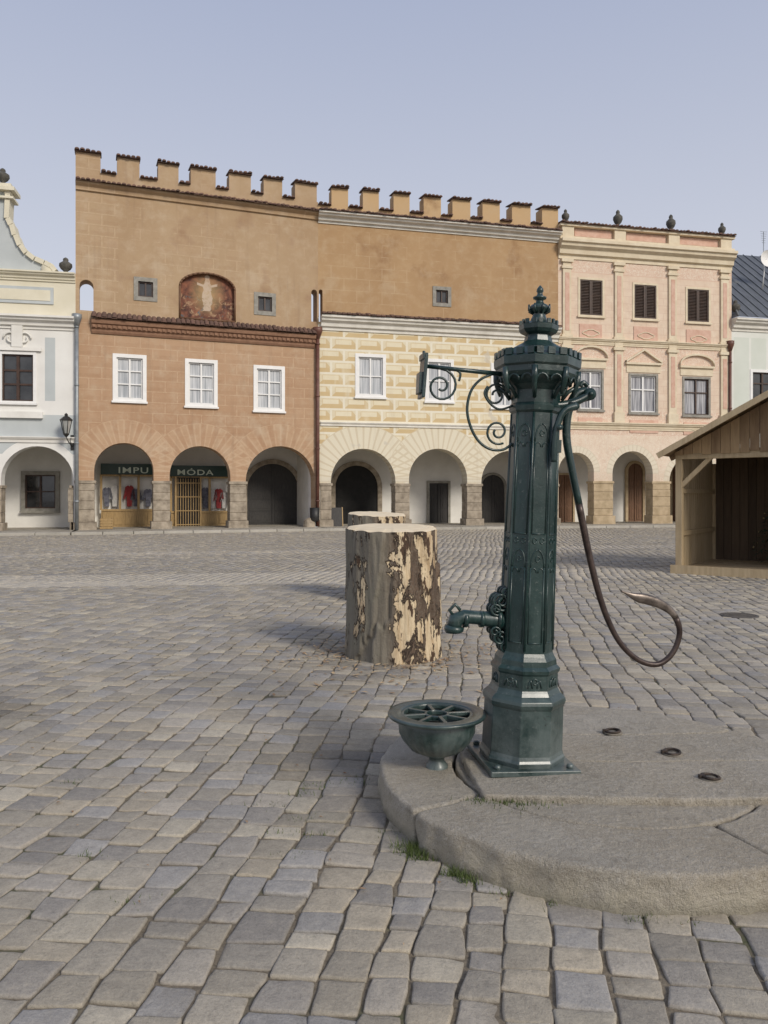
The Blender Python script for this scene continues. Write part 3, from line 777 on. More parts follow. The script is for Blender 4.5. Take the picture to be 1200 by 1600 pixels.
u = F1.uz(494, 820, -.4)[0]
e = empty('litter_bin', toworld(F1, u - .05, -.35, .09)); top(e, 'dark metal litter bin beside the brown downpipe', 'bin')
m = MB(); m.lathe([(.17, .25), (.2, .3), (.22, .85), (.2, .85), (.18, .32)], 16); m.obj('bin_body', M['black_iron'], e)
m = MB(); m.tube([(0, .0, 0), (0, .0, .3)], .035, 8); m.lathe([(.15, 0), (.15, .03)], 12); m.obj('bin_stand', M['zinc'], e)
u = F2.uz(527, 822)[0]
e = empty('sandwich_board', toworld(F2, u, .35, .09), (0, 0, .2)); top(e, 'small wooden sandwich board standing in the arcade entrance', 'sign')
for s_ in (-1, 1):
    m = MB(); m.obox((0, s_ * .12, .42), (.27, 0, 0), (0, .012, 0), (0, -s_ * .1, .42)); m.obj('board_face', M['dark_wood'], e)
    for k in (-1, 1): m = MB(); m.obox((k * .28, s_ * .125, .42), (.02, 0, 0), (0, .02, 0), (0, -s_ * .1, .44)); m.obj('board_leg', M['ochre_wood'], e)
u = F1.uz(160, 822)[0]
e = empty('wooden_crate', toworld(F1, u + .15, .55, .085), (0, 0, .35)); top(e, 'small slatted wooden crate standing by the shop window', 'crate')
m = MB()
for i in range(4): m.box(-.25, .25, -.2, -.18, .03 + i * .11, .11 + i * .11); m.box(-.25, .25, .18, .2, .03 + i * .11, .11 + i * .11); m.box(-.25, -.23, -.18, .18, .03 + i * .11, .11 + i * .11); m.box(.23, .25, -.18, .18, .03 + i * .11, .11 + i * .11)
m.obj('slats', M['ochre_wood'], e)
m = MB()
for a in (-.22, .2):
    for c_ in (-.17, .15): m.box(a, a + .02, c_, c_ + .02, 0, .46)
m.box(-.23, .23, -.18, .18, .02, .03)
m.obj('crate_base', M['brown_wood'], e)
def rock(name, loc, s3, seed, label, mat):
    m = MB(); vs = []; n1, n2_ = 9, 14
    for j in range(n1):
        th = math.pi * j / (n1 - 1)
        for i in range(n2_):
            ph = 2 * math.pi * i / n2_
            d = Vector((math.sin(th) * math.cos(ph), math.sin(th) * math.sin(ph), math.cos(th)))
            k = 1 + .35 * mn.noise(d * 1.7 + Vector((seed, 0, 0)))
            vs.append((d.x * s3[0] * k, d.y * s3[1] * k, max(-.02, d.z * s3[2] * k + s3[2] * .5)))
    fs = [(j * n2_ + i, (j + 1) * n2_ + i, (j + 1) * n2_ + (i + 1) % n2_, j * n2_ + (i + 1) % n2_) for j in range(n1 - 1) for i in range(n2_)]
    m.add(vs, fs, 0, False); o = m.obj(name, mat, None, loc); top(o, label, 'stone'); return o
u = F1.uz(480, 824)[0]
rock('guard_stone', toworld(F1, u, -.3, .08), (.3, .22, .28), 3, 'rough grey guard stone at the foot of the arcade', M['stone'])

# ------------------------------------------------------------------ ground
b = B('joint_soil'); c = b.pos(); n = b.noise(c, 1.3, 5, .6); n2 = b.noise(c, 60, 4, .7)
col = b.mix(n2.step(.3, .7), (.10, .08, .055), (.23, .19, .135))
ms = b.noise(c, .9, 4, .6).step(.50, .58)
col = b.mix(ms * n2.step(.35, .6) * .85, col, (.055, .07, .022))
m = MB()
m.add([(-250, -150, -.010), (250, -150, -.010), (250, 350, -.010), (-250, 350, -.010)], [(0, 1, 2, 3)])
struct(m.obj('ground', b.out(col, .95, n2, .6, .01)))

PC = (1.05, 3.73); PR = 1.075
rng = np.random.default_rng(5)
lineP = np.array([A0, A1, A2, A3, A4, A5])
off_l = []
KW = 2.0
for i, p in enumerate(lineP): off_l.append((p[0] + .3 * KW, p[1] - .95 * KW))
off_l = np.array(off_l)
def kerb_y(x): return np.interp(x, off_l[:, 0], off_l[:, 1])
def build_cobbles():
    ang = math.radians(81)
    ca, sa = math.cos(ang), math.sin(ang)
    def wob(row, s): return .010 * np.sin(s * 5.3 + row * 3.1) + .007 * np.sin(s * 13.1 + row * 1.7)
    def W(s, t):
        x = s * ca - t * sa; y = s * sa + t * ca
        y2 = y + .07 * np.sin(x * .9 + .4 + y * .06) + .02 * np.sin(x * 1.9 + y * .8)
        x2 = x + .09 * np.sin(y * .36 + 1.0) + .02 * np.sin(y * 2.3 + x * .9)
        return x2, y2
    S0, S1, T0, T1, RW = [], [], [], [], []
    t = -30.0; row = 0; NS = 420
    while t < 32:
        h = rng.uniform(.125, .185)
        L = rng.uniform(.095, .19, size=NS)
        ed = -8 + rng.uniform(0, .3) + np.concatenate([[0], np.cumsum(L)])
        S0.append(ed[:-1]); S1.append(ed[1:]); T0.append(np.full(NS, t)); T1.append(np.full(NS, t + h)); RW.append(np.full(NS, row))
        t += h; row += 1
    S0, S1, T0, T1, RW = [np.concatenate(q) for q in (S0, S1, T0, T1, RW)]
    cx, cy = W((S0 + S1) / 2, (T0 + T1) / 2)
    keep = (cy > .9) & (np.abs(cx) < .52 * cy + 2.6) & (cy < kerb_y(cx) - .02) & (np.hypot(cx - PC[0], cy - PC[1]) > PR - .05)
    S0, S1, T0, T1, RW, cx, cy = [q[keep] for q in (S0, S1, T0, T1, RW, cx, cy)]
    N = len(S0)
    jit = rng.uniform(-.008, .008, size=(N, 4, 2))
    g = rng.uniform(.0010, .0045, size=N)
    cs = [(S0 + g, T0 + wob(RW, S0) + g), (S1 - g, T0 + wob(RW, S1) + g), (S1 - g, T1 + wob(RW + 1, S1) - g), (S0 + g, T1 + wob(RW + 1, S0) - g)]
    C = np.zeros((N, 4, 2))
    for k in range(4):
        x, y = W(cs[k][0] + jit[:, k, 0], cs[k][1] + jit[:, k, 1]); C[:, k, 0] = x; C[:, k, 1] = y
    pal = np.array([(.285, .262, .23), (.305, .275, .225), (.335, .295, .23), (.235, .218, .195), (.365, .33, .265), (.255, .232, .195), (.32, .29, .245), (.285, .255, .205), (.275, .262, .245)])
    col = pal[rng.integers(0, len(pal), N)] * rng.uniform(.9, 1.1, size=(N, 1)) * 1.08
    lg = .5 + .5 * np.sin(cx * .6 + cy * .23 + 1) * np.sin(cy * .35)
    col *= (.94 + .1 * lg)[:, None]
    band = np.abs(cy - (13.9 + .13 * cx)) < .95
    col[band] = col[band] * .55 + np.array((.48, .44, .37)) * .5
    band2 = np.abs(cy - (20.5 + .2 * cx)) < .6
    col[band2] *= 1.2
    def dark_patch(px, py, r, k):  # round darker patches: wet beside the basin, others at left and by the stump
        d = np.hypot(cx - px, (cy - py) * .8) / r; f = np.clip(1.2 - d, 0, 1) * k; nonlocal col; col = col * (1 - f)[:, None]
    dark_patch(-2.75, 5.1, .55, .5); dark_patch(-.25, 4.3, .5, .5); dark_patch(-.15, 3.5, .3, .3); dark_patch(-.1, 7.6, .9, .3); dark_patch(-.4, 6.0, .6, .15)
    tilt = rng.normal(0, .020, size=(N, 2)); zoff = rng.normal(0, .0024, N)
    lods = [(cy < 6.5, np.array([-1, -.985, -.955, -.86, -.35, .35, .86, .955, .985, 1])), ((cy >= 6.5) & (cy < 13), np.array([-1, -.96, -.84, 0, .84, .96, 1])), (cy >= 13, np.array([-1, -.93, .93, 1]))]
    allv, allf, allc = [], [], []; vo = 0
    for mask, gr in lods:
        idx = np.where(mask)[0]; n = len(gr); Nn = len(idx)
        a, bq = np.meshgrid(gr, gr); a = a.ravel(); bq = bq.ravel()
        kk = rng.uniform(.05, .30, size=(Nn, 1))
        aa = a * np.sqrt(1 - kk * .5 * bq ** 6 * a ** 2); bb = bq * np.sqrt(1 - kk * .5 * a ** 6 * bq ** 2)
        ph = rng.uniform(0, 6.28, size=(Nn, 4))
        aa = aa * (1 + .024 * np.sin(bq * 2.9 + ph[:, :1]) + .016 * np.sin(bq * 9 + ph[:, 2:3])); bb = bb * (1 + .024 * np.sin(a * 3.1 + ph[:, 1:2]) + .016 * np.sin(a * 9 + ph[:, 3:4]))
        w0 = (1 - aa) * (1 - bb) / 4; w1 = (1 + aa) * (1 - bb) / 4; w2 = (1 + aa) * (1 + bb) / 4; w3 = (1 - aa) * (1 + bb) / 4
        Ck = C[idx]
        X = w0 * Ck[:, 0:1, 0] + w1 * Ck[:, 1:2, 0] + w2 * Ck[:, 2:3, 0] + w3 * Ck[:, 3:4, 0]
        Y = w0 * Ck[:, 0:1, 1] + w1 * Ck[:, 1:2, 1] + w2 * Ck[:, 2:3, 1] + w3 * Ck[:, 3:4, 1]
        mxa = np.maximum(np.abs(a), np.abs(bq))
        if n == 10: prof = np.select([mxa > .99, mxa > .97, mxa > .9, mxa > .8], [-.024, -.0090, -.0022, -.0002], 0.0)
        elif n == 7: prof = np.select([mxa > .99, mxa > .9, mxa > .7], [-.022, -.0032, -.0004], 0.0)
        else: prof = np.where(mxa > .99, -.020, 0)
        Z = prof[None, :] + (tilt[idx, :1] * a * .08 + tilt[idx, 1:] * bq * .08) + zoff[idx][:, None]
        inner_ = (mxa < .97)
        Z = Z + inner_ * (.0012 * np.sin(a * 3.1 + ph[:, 2:3] + bq * 1.3) + .0010 * np.sin(bq * 4.3 + ph[:, 3:4]) + (rng.normal(0, .0007, size=Z.shape) if n > 4 else 0))
        V = np.stack([X, Y, Z], -1).reshape(-1, 3)
        q = np.arange(n * n).reshape(n, n)
        f = np.stack([q[:-1, :-1], q[:-1, 1:], q[1:, 1:], q[1:, :-1]], -1).reshape(-1, 4)
        Fq = (f[None] + (np.arange(Nn) * n * n)[:, None, None]).reshape(-1, 4) + vo
        vo += len(V); allv.append(V); allf.append(Fq); allc.append(np.repeat(col[idx], n * n, axis=0))
    V = np.concatenate(allv).astype(np.float32); Fq = np.concatenate(allf).astype(np.int32); Cc = np.concatenate(allc)
    me = bpy.data.meshes.new('cobblestones')
    me.vertices.add(len(V)); me.vertices.foreach_set('co', V.ravel())
    me.loops.add(len(Fq) * 4); me.loops.foreach_set('vertex_index', Fq.ravel())
    me.polygons.add(len(Fq)); me.polygons.foreach_set('loop_start', np.arange(len(Fq), dtype=np.int32) * 4)
    me.polygons.foreach_set('loop_total', np.full(len(Fq), 4, dtype=np.int32)); me.polygons.foreach_set('use_smooth', np.ones(len(Fq), dtype=bool))
    me.update(calc_edges=True)
    at = me.color_attributes.new('stonecol', 'FLOAT_COLOR', 'POINT')
    at.data.foreach_set('color', np.concatenate([Cc, np.ones((len(Cc), 1))], 1).astype(np.float32).ravel())
    ob = bpy.data.objects.new('cobblestone_paving', me); COL.objects.link(ob)
    b = B('granite_setts'); c = b.pos(); at = b.attr('stonecol')
    n1 = b.noise(c, 24, 5, .65); n2 = b.noise(c, 85, 4, .7); n3 = b.noise(c, 280, 3, .7); big = b.noise(c, .5, 4, .6)
    f = (n1.step(.25, .75) * .4 + n2.step(.3, .7) * .35 + n3.step(.3, .7) * .5)
    col = b.mix(1.0, at, b.mix(f, (.48, .47, .46), (1.44, 1.42, 1.38)), 'MULTIPLY')
    x, y, z = b.sep(c)
    col = b.mix((1 - z.step(-.015, -.005)) * .7, col, (.12, .098, .068))  # gap shading: stone edges coloured darker down into the joints
    col = b.mix(n1.step(.54, .70) * big.step(.40, .60) * .4, col, (.42, .36, .26))
    col = b.mix(b.noise(c, 6, 4, .6).step(.58, .72) * .3, col, (.16, .14, .11))
    col = b.mix(n3.step(.60, .70) * .4, col, (.08, .072, .062))
    ob.data.materials.append(b.out(col, b.noise(c, 30, 3, .5).step(.2, .9) * .3 + .68, n1 * .6 + n2 * .6 + n3 * .35, .9, .007))
    struct(ob)
build_cobbles()

# pavement with kerb in front of the houses
def pave():
    m = MB(); k = MB()
    P = [np.array(p) for p in lineP]; Q = [np.array(q) for q in off_l]
    for i in range(len(P) - 1):
        a, b_, c_, d = Q[i], Q[i + 1], P[i + 1], P[i]
        n_ = np.array((-(P[i + 1] - P[i])[1], (P[i + 1] - P[i])[0])); n_ = n_ / np.linalg.norm(n_) * 3.3
        c2, d2 = c_ + n_, d + n_
        m.add([(*a, .10), (*b_, .10), (*c2, .10), (*d2, .10)], [(0, 1, 2, 3)])
        L = np.linalg.norm(b_ - a); nn = int(L / 1.1)
        for j in range(nn):
            p = a + (b_ - a) * (j + .01) / nn; q = a + (b_ - a) * (j + .99) / nn; t_ = (b_ - a) / L; o = np.array((t_[1], -t_[0])) * .16
            v = [(*(p + o), -.05), (*(q + o), -.05), (*q, -.05), (*p, -.05), (*(p + o), .095), (*(q + o), .095), (*q, .112), (*p, .112)]
            k.add(v, [(0, 3, 2, 1), (4, 5, 6, 7), (0, 1, 5, 4), (1, 2, 6, 5), (2, 3, 7, 6), (3, 0, 4, 7)])
    b = B('flagstones'); c = b.pos(); x, y, z = b.sep(c)
    fu, fv, du, dv, rid = blocks(b, x, y, .7, .5)
    col = b.mix(rid, (.28, .25, .20), (.42, .38, .31)); col = b.mix(du.lt(.012).mx(dv.lt(.012)), col, (.09, .08, .06))
    struct(m.obj('pavement', b.out(col, .85, b.noise(c, 12, 4, .6), .3, .01)))
    struct(k.obj('kerb', simple('kerb_stone', (.30, .28, .235), (.48, .45, .39), 3, .85, .5, 14, isl=.5), bevel=.01))
pave()

# ------------------------------------------------------------------ stone platform
b = B('platform_granite'); c = b.pos(); x, y, z = b.sep(c)
n1 = b.noise(c, 3.0, 5, .6); n2 = b.noise(c, 45, 5, .7); n3 = b.noise(c, 14, 5, .65); n4 = b.noise(c, 260, 3, .6)
col = b.mix(n1.step(.3, .7), (.33, .295, .235), (.46, .42, .35)); col = b.mix(b.noise(c, 1.1, 3, .5).step(.4, .6) * .35, col, (.43, .355, .25))
col = b.mix(n2.step(.5, .75) * .7, col, (.58, .54, .47)); col = b.mix(n3.step(.56, .70) * .5, col, (.20, .175, .135))
col = b.mix(n4.step(.52, .70) * .6, col, (.09, .08, .065))
col = b.mix(n4.step(.48, .30) * .4, col, (.64, .60, .53))
col = b.mix((1 - z.step(.06, .13)) * n3.step(.35, .6) * .6, col, (.54, .49, .38))
col = b.mix((1 - z.step(-.01, .05)) * .5, col, (.14, .13, .08))
gm = b.out(col, .88, n1 * .4 + n3 * 1.0 + n2 * .9 + n4 * .4, 1.0, .020)
def slab(poly, z0, z1, bev=.02, wob=.008, seed=0):
    P = []
    for i in range(len(poly)):
        a = Vector(poly[i]); b_ = Vector(poly[(i + 1) % len(poly)]); n = max(1, int((b_ - a).length / .02))
        for j in range(n): P.append(a.lerp(b_, j / n))
    n = len(P); ar = sum(P[i].x * P[(i + 1) % n].y - P[(i + 1) % n].x * P[i].y for i in range(n))
    if ar < 0: P = P[::-1]
    P = [P[i] * .5 + (P[i - 1] + P[(i + 1) % n]) * .25 for i in range(n)]
    N = []
    for i in range(n):
        t = (P[(i + 2) % n] - P[(i - 2) % n]).normalized(); N.append(Vector((t.y, -t.x)))
    zt = z1 - bev
    rings = [(0, z0, 1)] + [(0, z0 + (zt - z0) * q, 1.5) for q in (.35, .55, .75, .9)] + [(0, zt, 1), (-bev * .25, z1 - bev * .5, 1), (-bev * .7, z1 - bev * .12, .9), (-bev * 1.3, z1, .8)]
    vs = []; fs = []
    for k, (o, z, wf) in enumerate(rings):
        for i in range(n):
            w = (mn.noise(Vector((P[i].x * 9, P[i].y * 9, seed + z * 14))) + .7 * mn.noise(Vector((P[i].x * 26, P[i].y * 26, seed + z * 30)))) * wob * wf
            q = P[i] + N[i] * (o + w); vs.append((q.x, q.y, z + (0 if k == 0 else mn.noise(Vector((q.x * 7, q.y * 7, seed + 5))) * wob * .25)))
    for k in range(len(rings) - 1):
        for i in range(n): fs.append((k * n + i, k * n + (i + 1) % n, (k + 1) * n + (i + 1) % n, (k + 1) * n + i))
    m = MB(); m.add(vs, fs, 0, True); m.add([vs[(len(rings) - 1) * n + i] for i in range(n)], [tuple(range(n))], 0, False)
    return m
plat = empty('stone_platform', (0, 0, 0)); top(plat, 'round weathered granite step with lifting rings under the pump', 'platform')
def ringseg(a0, a1, r0, r1):
    n = 18; A = [math.radians(a0 + (a1 - a0) * i / n) for i in range(n + 1)]
    o = [(PC[0] + r1 * math.cos(a), PC[1] + r1 * math.sin(a)) for a in A]
    i_ = [(PC[0] + r0 * math.cos(a), PC[1] + r0 * math.sin(a)) for a in A[::-1]]
    return o + i_
for k, (a0, a1) in enumerate(((151, 210.2), (211.2, 291), (292, 345), (346, 392), (393, 455), (456, 510.2))):
    slab(ringseg(a0, a1, .715, PR + R.uniform(-.01, .012)), -.06, .144 + R.uniform(-.004, .004), .014, .010, k * 3.7).obj('kerb_stone', gm, plat)
disc = [(PC[0] + .702 * math.cos(a), PC[1] + .702 * math.sin(a)) for a in np.linspace(0, 2 * math.pi, 60)[:-1]]
slab(disc, -.06, .139, .010, .004, 50).obj('centre_stone', gm, plat)
slab([(.425, 3.29), (1.30, 3.25), (1.93, 3.27), (1.97, 3.72), (1.2, 3.70), (.385, 3.73)], .10, .171, .008, .006, 61).obj('cover_slab', gm, plat)
slab([(.385, 3.742), (1.2, 3.712), (1.97, 3.732), (1.90, 4.16), (1.2, 4.12), (.40, 4.15)], .10, .168, .008, .006, 67).obj('cover_slab', gm, plat)
slab([(.60, 4.163), (1.2, 4.133), (1.80, 4.173), (1.62, 4.52), (.76, 4.52)], .10, .165, .008, .006, 71).obj('cover_slab', gm, plat)
iron = simple('rusty_iron', (.03, .025, .022), (.09, .065, .05), 30, .6, .5, 80, metal=.5)
for px, py in ((957, 1145), (1050, 1178), (1110, 1217)):
    D = 1.282 * 1200 / (py - 775); X = (px - 600) / 1200 * D
    m = MB()
    m.tube([(X + .038 * math.cos(a), D + .038 * math.sin(a), .179 + .003 * math.sin(a + px)) for a in np.linspace(0, 2 * math.pi, 25)], .0065, 8)
    m.obox((X - .038, D, .177), (.014, 0, 0), (0, .010, 0), (0, 0, .010)); m.obj('lifting_ring', iron, plat)
    m = MB(); m.lathe([(.050, -.004), (.053, .0025), (.001, .0035)], 20, X, D, .171); m.obj('ring_disc', simple('dark_disc', (.12, .105, .08), (.24, .21, .17), 40), plat)  # dark flat disc laid on the slab under each ring

# ------------------------------------------------------------------ pump
b = B('pump_green_paint'); c = b.co(); x, y, z = b.sep(c)
n1 = b.noise(c, 6, 5, .65); n2 = b.noise(c, 38, 4, .7); n3 = b.noise(b.scale(c, (10, 10, 1.5)), 1.6, 4, .6); n4 = b.noise(c, 120, 3, .7)
col = b.mix(n1.step(.3, .7), (.004, .019, .018), (.011, .038, .035))
col = b.mix(n3.step(.50, .68) * .5, col, (.055, .088, .082))
col = b.mix((1 - z.step(.05, .48)) * n1.step(.34, .58) * .7, col, (.13, .155, .15))
col = b.mix(n2.step(.60, .70) * .45, col, (.14, .16, .15))
col = b.mix((1 - n2.step(.26, .38)) * .8, col, (.012, .010, .009))
col = b.mix(n4.step(.64, .72) * .4, col, (.18, .19, .18))
b.bs.inputs['Coat Weight'].default_value = .35; b.bs.inputs['Coat Roughness'].default_value = .22
pg = b.out(col, n1.step(.2, .8) * .3 + .22, n1 * .5 + n2 * .5 + n4 * .2, .5, .004)
b = B('handle_iron'); c = b.co(); n1 = b.noise(c, 14, 5, .7)
hi = b.out(b.mix(n1.step(.35, .65), (.030, .018, .016), (.085, .06, .05)), .40, n1, .3, .003, metal=.35)
b = B('worn_iron'); c = b.co(); n1 = b.noise(c, 20, 5, .7)
wi = b.out(b.mix(n1.step(.35, .65), (.08, .065, .055), (.24, .20, .17)), .36, n1, .3, .003, metal=.6)
PX, PY, PZ = .664, 3.72, .171
TH = math.atan2(30, 742); ZR = math.radians(9)
KP = PY / 1200; YB = 775 + 1200 * (CAMZ - PZ) / PY; XB = 600 + 1200 * PX / PY
pump = empty('water_pump', (PX, PY, PZ))
pump.matrix_world = Matrix.Translation((PX, PY, PZ)) @ Matrix.Rotation(TH, 4, 'Y') @ Matrix.Rotation(ZR, 4, 'Z')
top(pump, 'dark green cast iron hand pump with curved handle and spout', 'water pump')
def Lc(px, py, y=0.0):
    dx = (px - XB) * KP; dz = (YB - py) * KP
    k = 1 + .042 * dx
    dx *= k; dz = (CAMZ - PZ) + (dz - (CAMZ - PZ)) * k
    return ((dx * math.cos(TH) - dz * math.sin(TH)) / math.cos(ZR), y, dx * math.sin(TH) + dz * math.cos(TH))
OC = 1 / (2 * math.cos(math.pi / 8)); PH = math.pi / 8
def fz(z):
    return z if z < .03 else (.03 + (z - .03) * .27 / .32 if z < .35 else .30 + (z - .35) * 2.0 / 2.022)
def squash(m, sxy=1.0):
    m.v = [(v[0] * sxy, v[1] * sxy, fz(v[2])) for v in m.v]; return m
def octp(pr): return [(w * OC, z) for w, z in pr]
m = MB(); m.box(-.215, .215, -.215, .215, -.004, .022)
for a in (-.175, .175):
    for c_ in (-.175, .175): m.lathe([(.018, .022), (.018, .036), (.010, .042)], 6, a, c_)
m.obj('base_plate', pg, pump, bevel=.004)
m = MB()
m.lathe(octp([(.40, .020), (.41, .045), (.395, .06), (.385, .08), (.378, .33), (.392, .345), (.40, .36), (.392, .375), (.35, .395)]), 8, sm=False, ph=PH)
squash(m, .925).obj('plinth', pg, pump, bevel=.003)
m = MB()
m.lathe(octp([(.35, .392), (.33, .41), (.318, .42), (.315, .49), (.33, .50), (.335, .515), (.30, .53), (.295, .555), (.27, .575), (.258, .59), (.252, .8), (.228, 1.74), (.25, 1.752), (.255, 1.775), (.235, 1.79)]), 8, sm=False, ph=PH)
def shaftw(z): return .258 + (.228 - .258) * (z - .59) / (1.74 - .59)
for k in range(8):
    a = k * math.pi / 4
    d = Vector((math.cos(a), math.sin(a), 0)); t = Vector((-math.sin(a), math.cos(a), 0))
    def q(u, z, o=.0): return d * (shaftw(z) / 2 + o) + t * u + Vector((0, 0, z))
    hw = .036
    for z0, z1 in ((.64, 1.10), (1.16, 1.70)):
        m.tube([q(-hw, z0), q(-hw, z1 - .10)], .0042, 5); m.tube([q(hw, z0), q(hw, z1 - .10)], .0042, 5); m.tube([q(-hw, z0), q(hw, z0)], .0042, 5)
        ptsl = [q(-hw * math.cos(s_ * math.pi / 2) * 1.0, z1 - .10 + .085 * math.sin(s_ * math.pi / 2)) for s_ in np.linspace(0, 1, 7)]
        ptsr = [q(hw * math.cos(s_ * math.pi / 2) * 1.0, z1 - .10 + .085 * math.sin(s_ * math.pi / 2)) for s_ in np.linspace(0, 1, 7)]
        m.tube(ptsl, .0045, 5); m.tube(ptsr, .0045, 5)
        for s_ in (-1, 1): m.tube([q(s_ * (.019 + .015 * math.cos(v)), z1 - .125 + .022 * math.sin(v)) for v in np.linspace(0, math.pi, 6)], .0036, 5)
        m.tube([q(.012 * math.cos(v), z1 - .06 + .014 * math.sin(v)) for v in np.linspace(0, 6.28, 9)], .0034, 5)
    for s_ in (-1, 1): m.tube([q(s_ * .020 + .011 * math.cos(v), 1.128 + .014 * math.sin(v)) for v in np.linspace(0, 6.28, 9)], .0034, 5)
    a2 = a + math.pi / 8; d2 = Vector((math.cos(a2), math.sin(a2), 0))
    m.tube([d2 * (shaftw(z) * OC - .002) + Vector((0, 0, z)) for z in (.60, 1.0, 1.4, 1.74)], .0072, 6)
    for s_ in (-1, 1):    # low trefoil relief on the second stage
        m.tube([d * .1595 + t * (s_ * (.012 + .024 * v)) + Vector((0, 0, .435 + .035 * math.sin(v * math.pi))) for v in np.linspace(0, 1, 7)], .005, 5)
    m.tube([d * .1595 + t * (.013 * math.cos(v)) + Vector((0, 0, .465 + .013 * math.sin(v))) for v in np.linspace(0, 6.28, 9)], .004, 5)
squash(m, .92).obj('column', pg, pump)
m = MB()
m.lathe(octp([(.235, 1.79), (.24, 1.85), (.29, 1.875), (.35, 1.895), (.385, 1.91), (.40, 1.93), (.40, 1.955), (.42, 1.965), (.425, 2.0), (.41, 2.01), (.37, 2.015), (.30, 2.05), (.19, 2.08), (.14, 2.095), (.125, 2.125), (.17, 2.135), (.19, 2.15), (.195, 2.172), (.17, 2.178), (.12, 2.19)]), 8, sm=False, ph=PH)
for k in range(8):
    a = k * math.pi / 4
    d = Vector((math.cos(a), math.sin(a), 0)); t = Vector((-math.sin(a), math.cos(a), 0)); up = Vector((0, 0, 1))
    for s_ in (-1, 0, 1):
        m.obox(d * .203 + t * s_ * .062 + up * 2.022, d * .011, t * .018, up * .016)
        if s_: m.obox(d * .092 + t * s_ * .022 + up * 2.185, d * .006, t * .009, up * .011)
    for s_ in (-.5, .5):
        m.tube([d * .19 + t * (s_ * .075 + .03 * math.cos(v)) + up * (1.885 + .03 * math.sin(v)) for v in np.linspace(0, math.pi, 7)], .007, 5)
    a2 = a + math.pi / 8; d2 = Vector((math.cos(a2), math.sin(a2), 0))
    m.tube([d2 * .215 + up * 1.95, d2 * .212 + up * 1.90, d2 * .20 + up * 1.86, d2 * .19 + up * 1.825], [.016, .017, .013, .006], 8)
    m.tube([d2 * .20 + up * 1.87, d2 * .165 + up * 1.85, d2 * .135 + up * 1.81], [.012, .012, .010], 6)
squash(m, .91).obj('capital', pg, pump)
m = MB()
m.lathe([(.055, 2.185), (.04, 2.215), (.032, 2.235), (.052, 2.25), (.056, 2.262), (.045, 2.275), (.022, 2.285), (.020, 2.30), (.036, 2.306), (.038, 2.314), (.018, 2.322), (.014, 2.335), (.02, 2.343), (.018, 2.355), (.004, 2.372)], 12)
for k in range(8):
    a = k * math.pi / 4; d = Vector((math.cos(a), math.sin(a), 0)); up = Vector((0, 0, 1))
    m.tube([d * .03 + up * 2.235, d * .058 + up * 2.25, d * .060 + up * 2.275], [.008, .009, .005], 5)
squash(m, .88).obj('finial', pg, pump)
# spout
m = MB()
sp_ = [Lc(795, 970), Lc(768, 968), Lc(744, 965), Lc(722, 963), Lc(709, 968), Lc(706, 982)]
m.tube(sp_, [.048, .040, .033, .034, .038, .036], 14)
m.tube([Lc(707, 978), Lc(706, 984), Lc(706, 988)], [.047, .047, .040], 14)
for px in (777, 750, 724): m.tube([Lc(px - 3, 967), Lc(px + 3, 967)], .050 if px > 760 else .040, 14)
m.tube([Lc(716, 953), Lc(708, 944), Lc(699, 953), Lc(705, 962)], .009, 6)
spout = m.obj('spout', pg, pump)
m = MB()
for (cx_, cy_, r_, s_) in ((779, 938, 15, 1), (777, 996, 14, -1), (771, 950, 10, 1), (769, 985, 9, -1), (786, 1008, 9, 1), (786, 925, 9, -1)):
    for yy in (-.035, .0, .035):
        m.tube([Lc(cx_ + (r_ * (1 - v * .75)) * math.cos(s_ * v * 9 + 1), cy_ + (r_ * (1 - v * .75)) * math.sin(s_ * v * 9 + 1), yy) for v in np.linspace(0, 1, 20)], .0065, 5)
for yy in (-.02, .02): m.tube([Lc(795, 910, yy), Lc(785, 928, yy), Lc(771, 942, yy), Lc(768, 967, yy), Lc(771, 990, yy), Lc(784, 1010, yy), Lc(795, 1026, yy)], .012, 6)
m.obox(Lc(795, 968), (.014, 0, 0), (0, .045, 0), (0, 0, .165))
m.obj('spout_rosette', pg, spout)
# scrolled arm
def spiral(cx_, cy_, r0, r1, a0, a1, n=28):
    return [Lc(cx_ + (r0 + (r1 - r0) * i / n) * math.cos(a0 + (a1 - a0) * i / n), cy_ + (r0 + (r1 - r0) * i / n) * math.sin(a0 + (a1 - a0) * i / n)) for i in range(n + 1)]
def cr(pts, n=6):
    out = []; P = [np.array(p, float) for p in pts]
    for i in range(len(P) - 1):
        p0 = P[max(i - 1, 0)]; p1 = P[i]; p2 = P[i + 1]; p3 = P[min(i + 2, len(P) - 1)]
        for j in range(n):
            t = j / n; out.append(.5 * ((2 * p1) + (-p0 + p2) * t + (2 * p0 - 5 * p1 + 4 * p2 - p3) * t * t + (-p0 + 3 * p1 - 3 * p2 + p3) * t ** 3))
    out.append(P[-1]); return out
m = MB()
m.tube([Lc(792, 586), Lc(720, 579), Lc(655, 572)], [.012, .0105, .010], 8)
m.tube(spiral(685, 604, 27, 5, -math.pi / 2, math.pi * 2.7), .0062, 6)
m.tube([Lc(*p) for p in cr([(768, 585), (748, 594), (733, 612), (727, 640), (733, 668), (746, 690), (764, 702), (784, 703), (799, 694)])], .0070, 6)
m.tube(spiral(776, 675, 20, 5, math.pi * .35, math.pi * 3.2), .006, 6)
m.tube(spiral(773, 618, 19, 5, -math.pi * .1, -math.pi * 3.0), .006, 6)
m.tube([Lc(*p) for p in cr([(801, 634), (780, 640), (765, 632), (755, 616), (760, 604)])], .006, 6)
m.tube([Lc(*p) for p in cr([(714, 596), (716, 584), (708, 578)])], .006, 6)
arm = m.obj('scroll_arm', pg, pump)
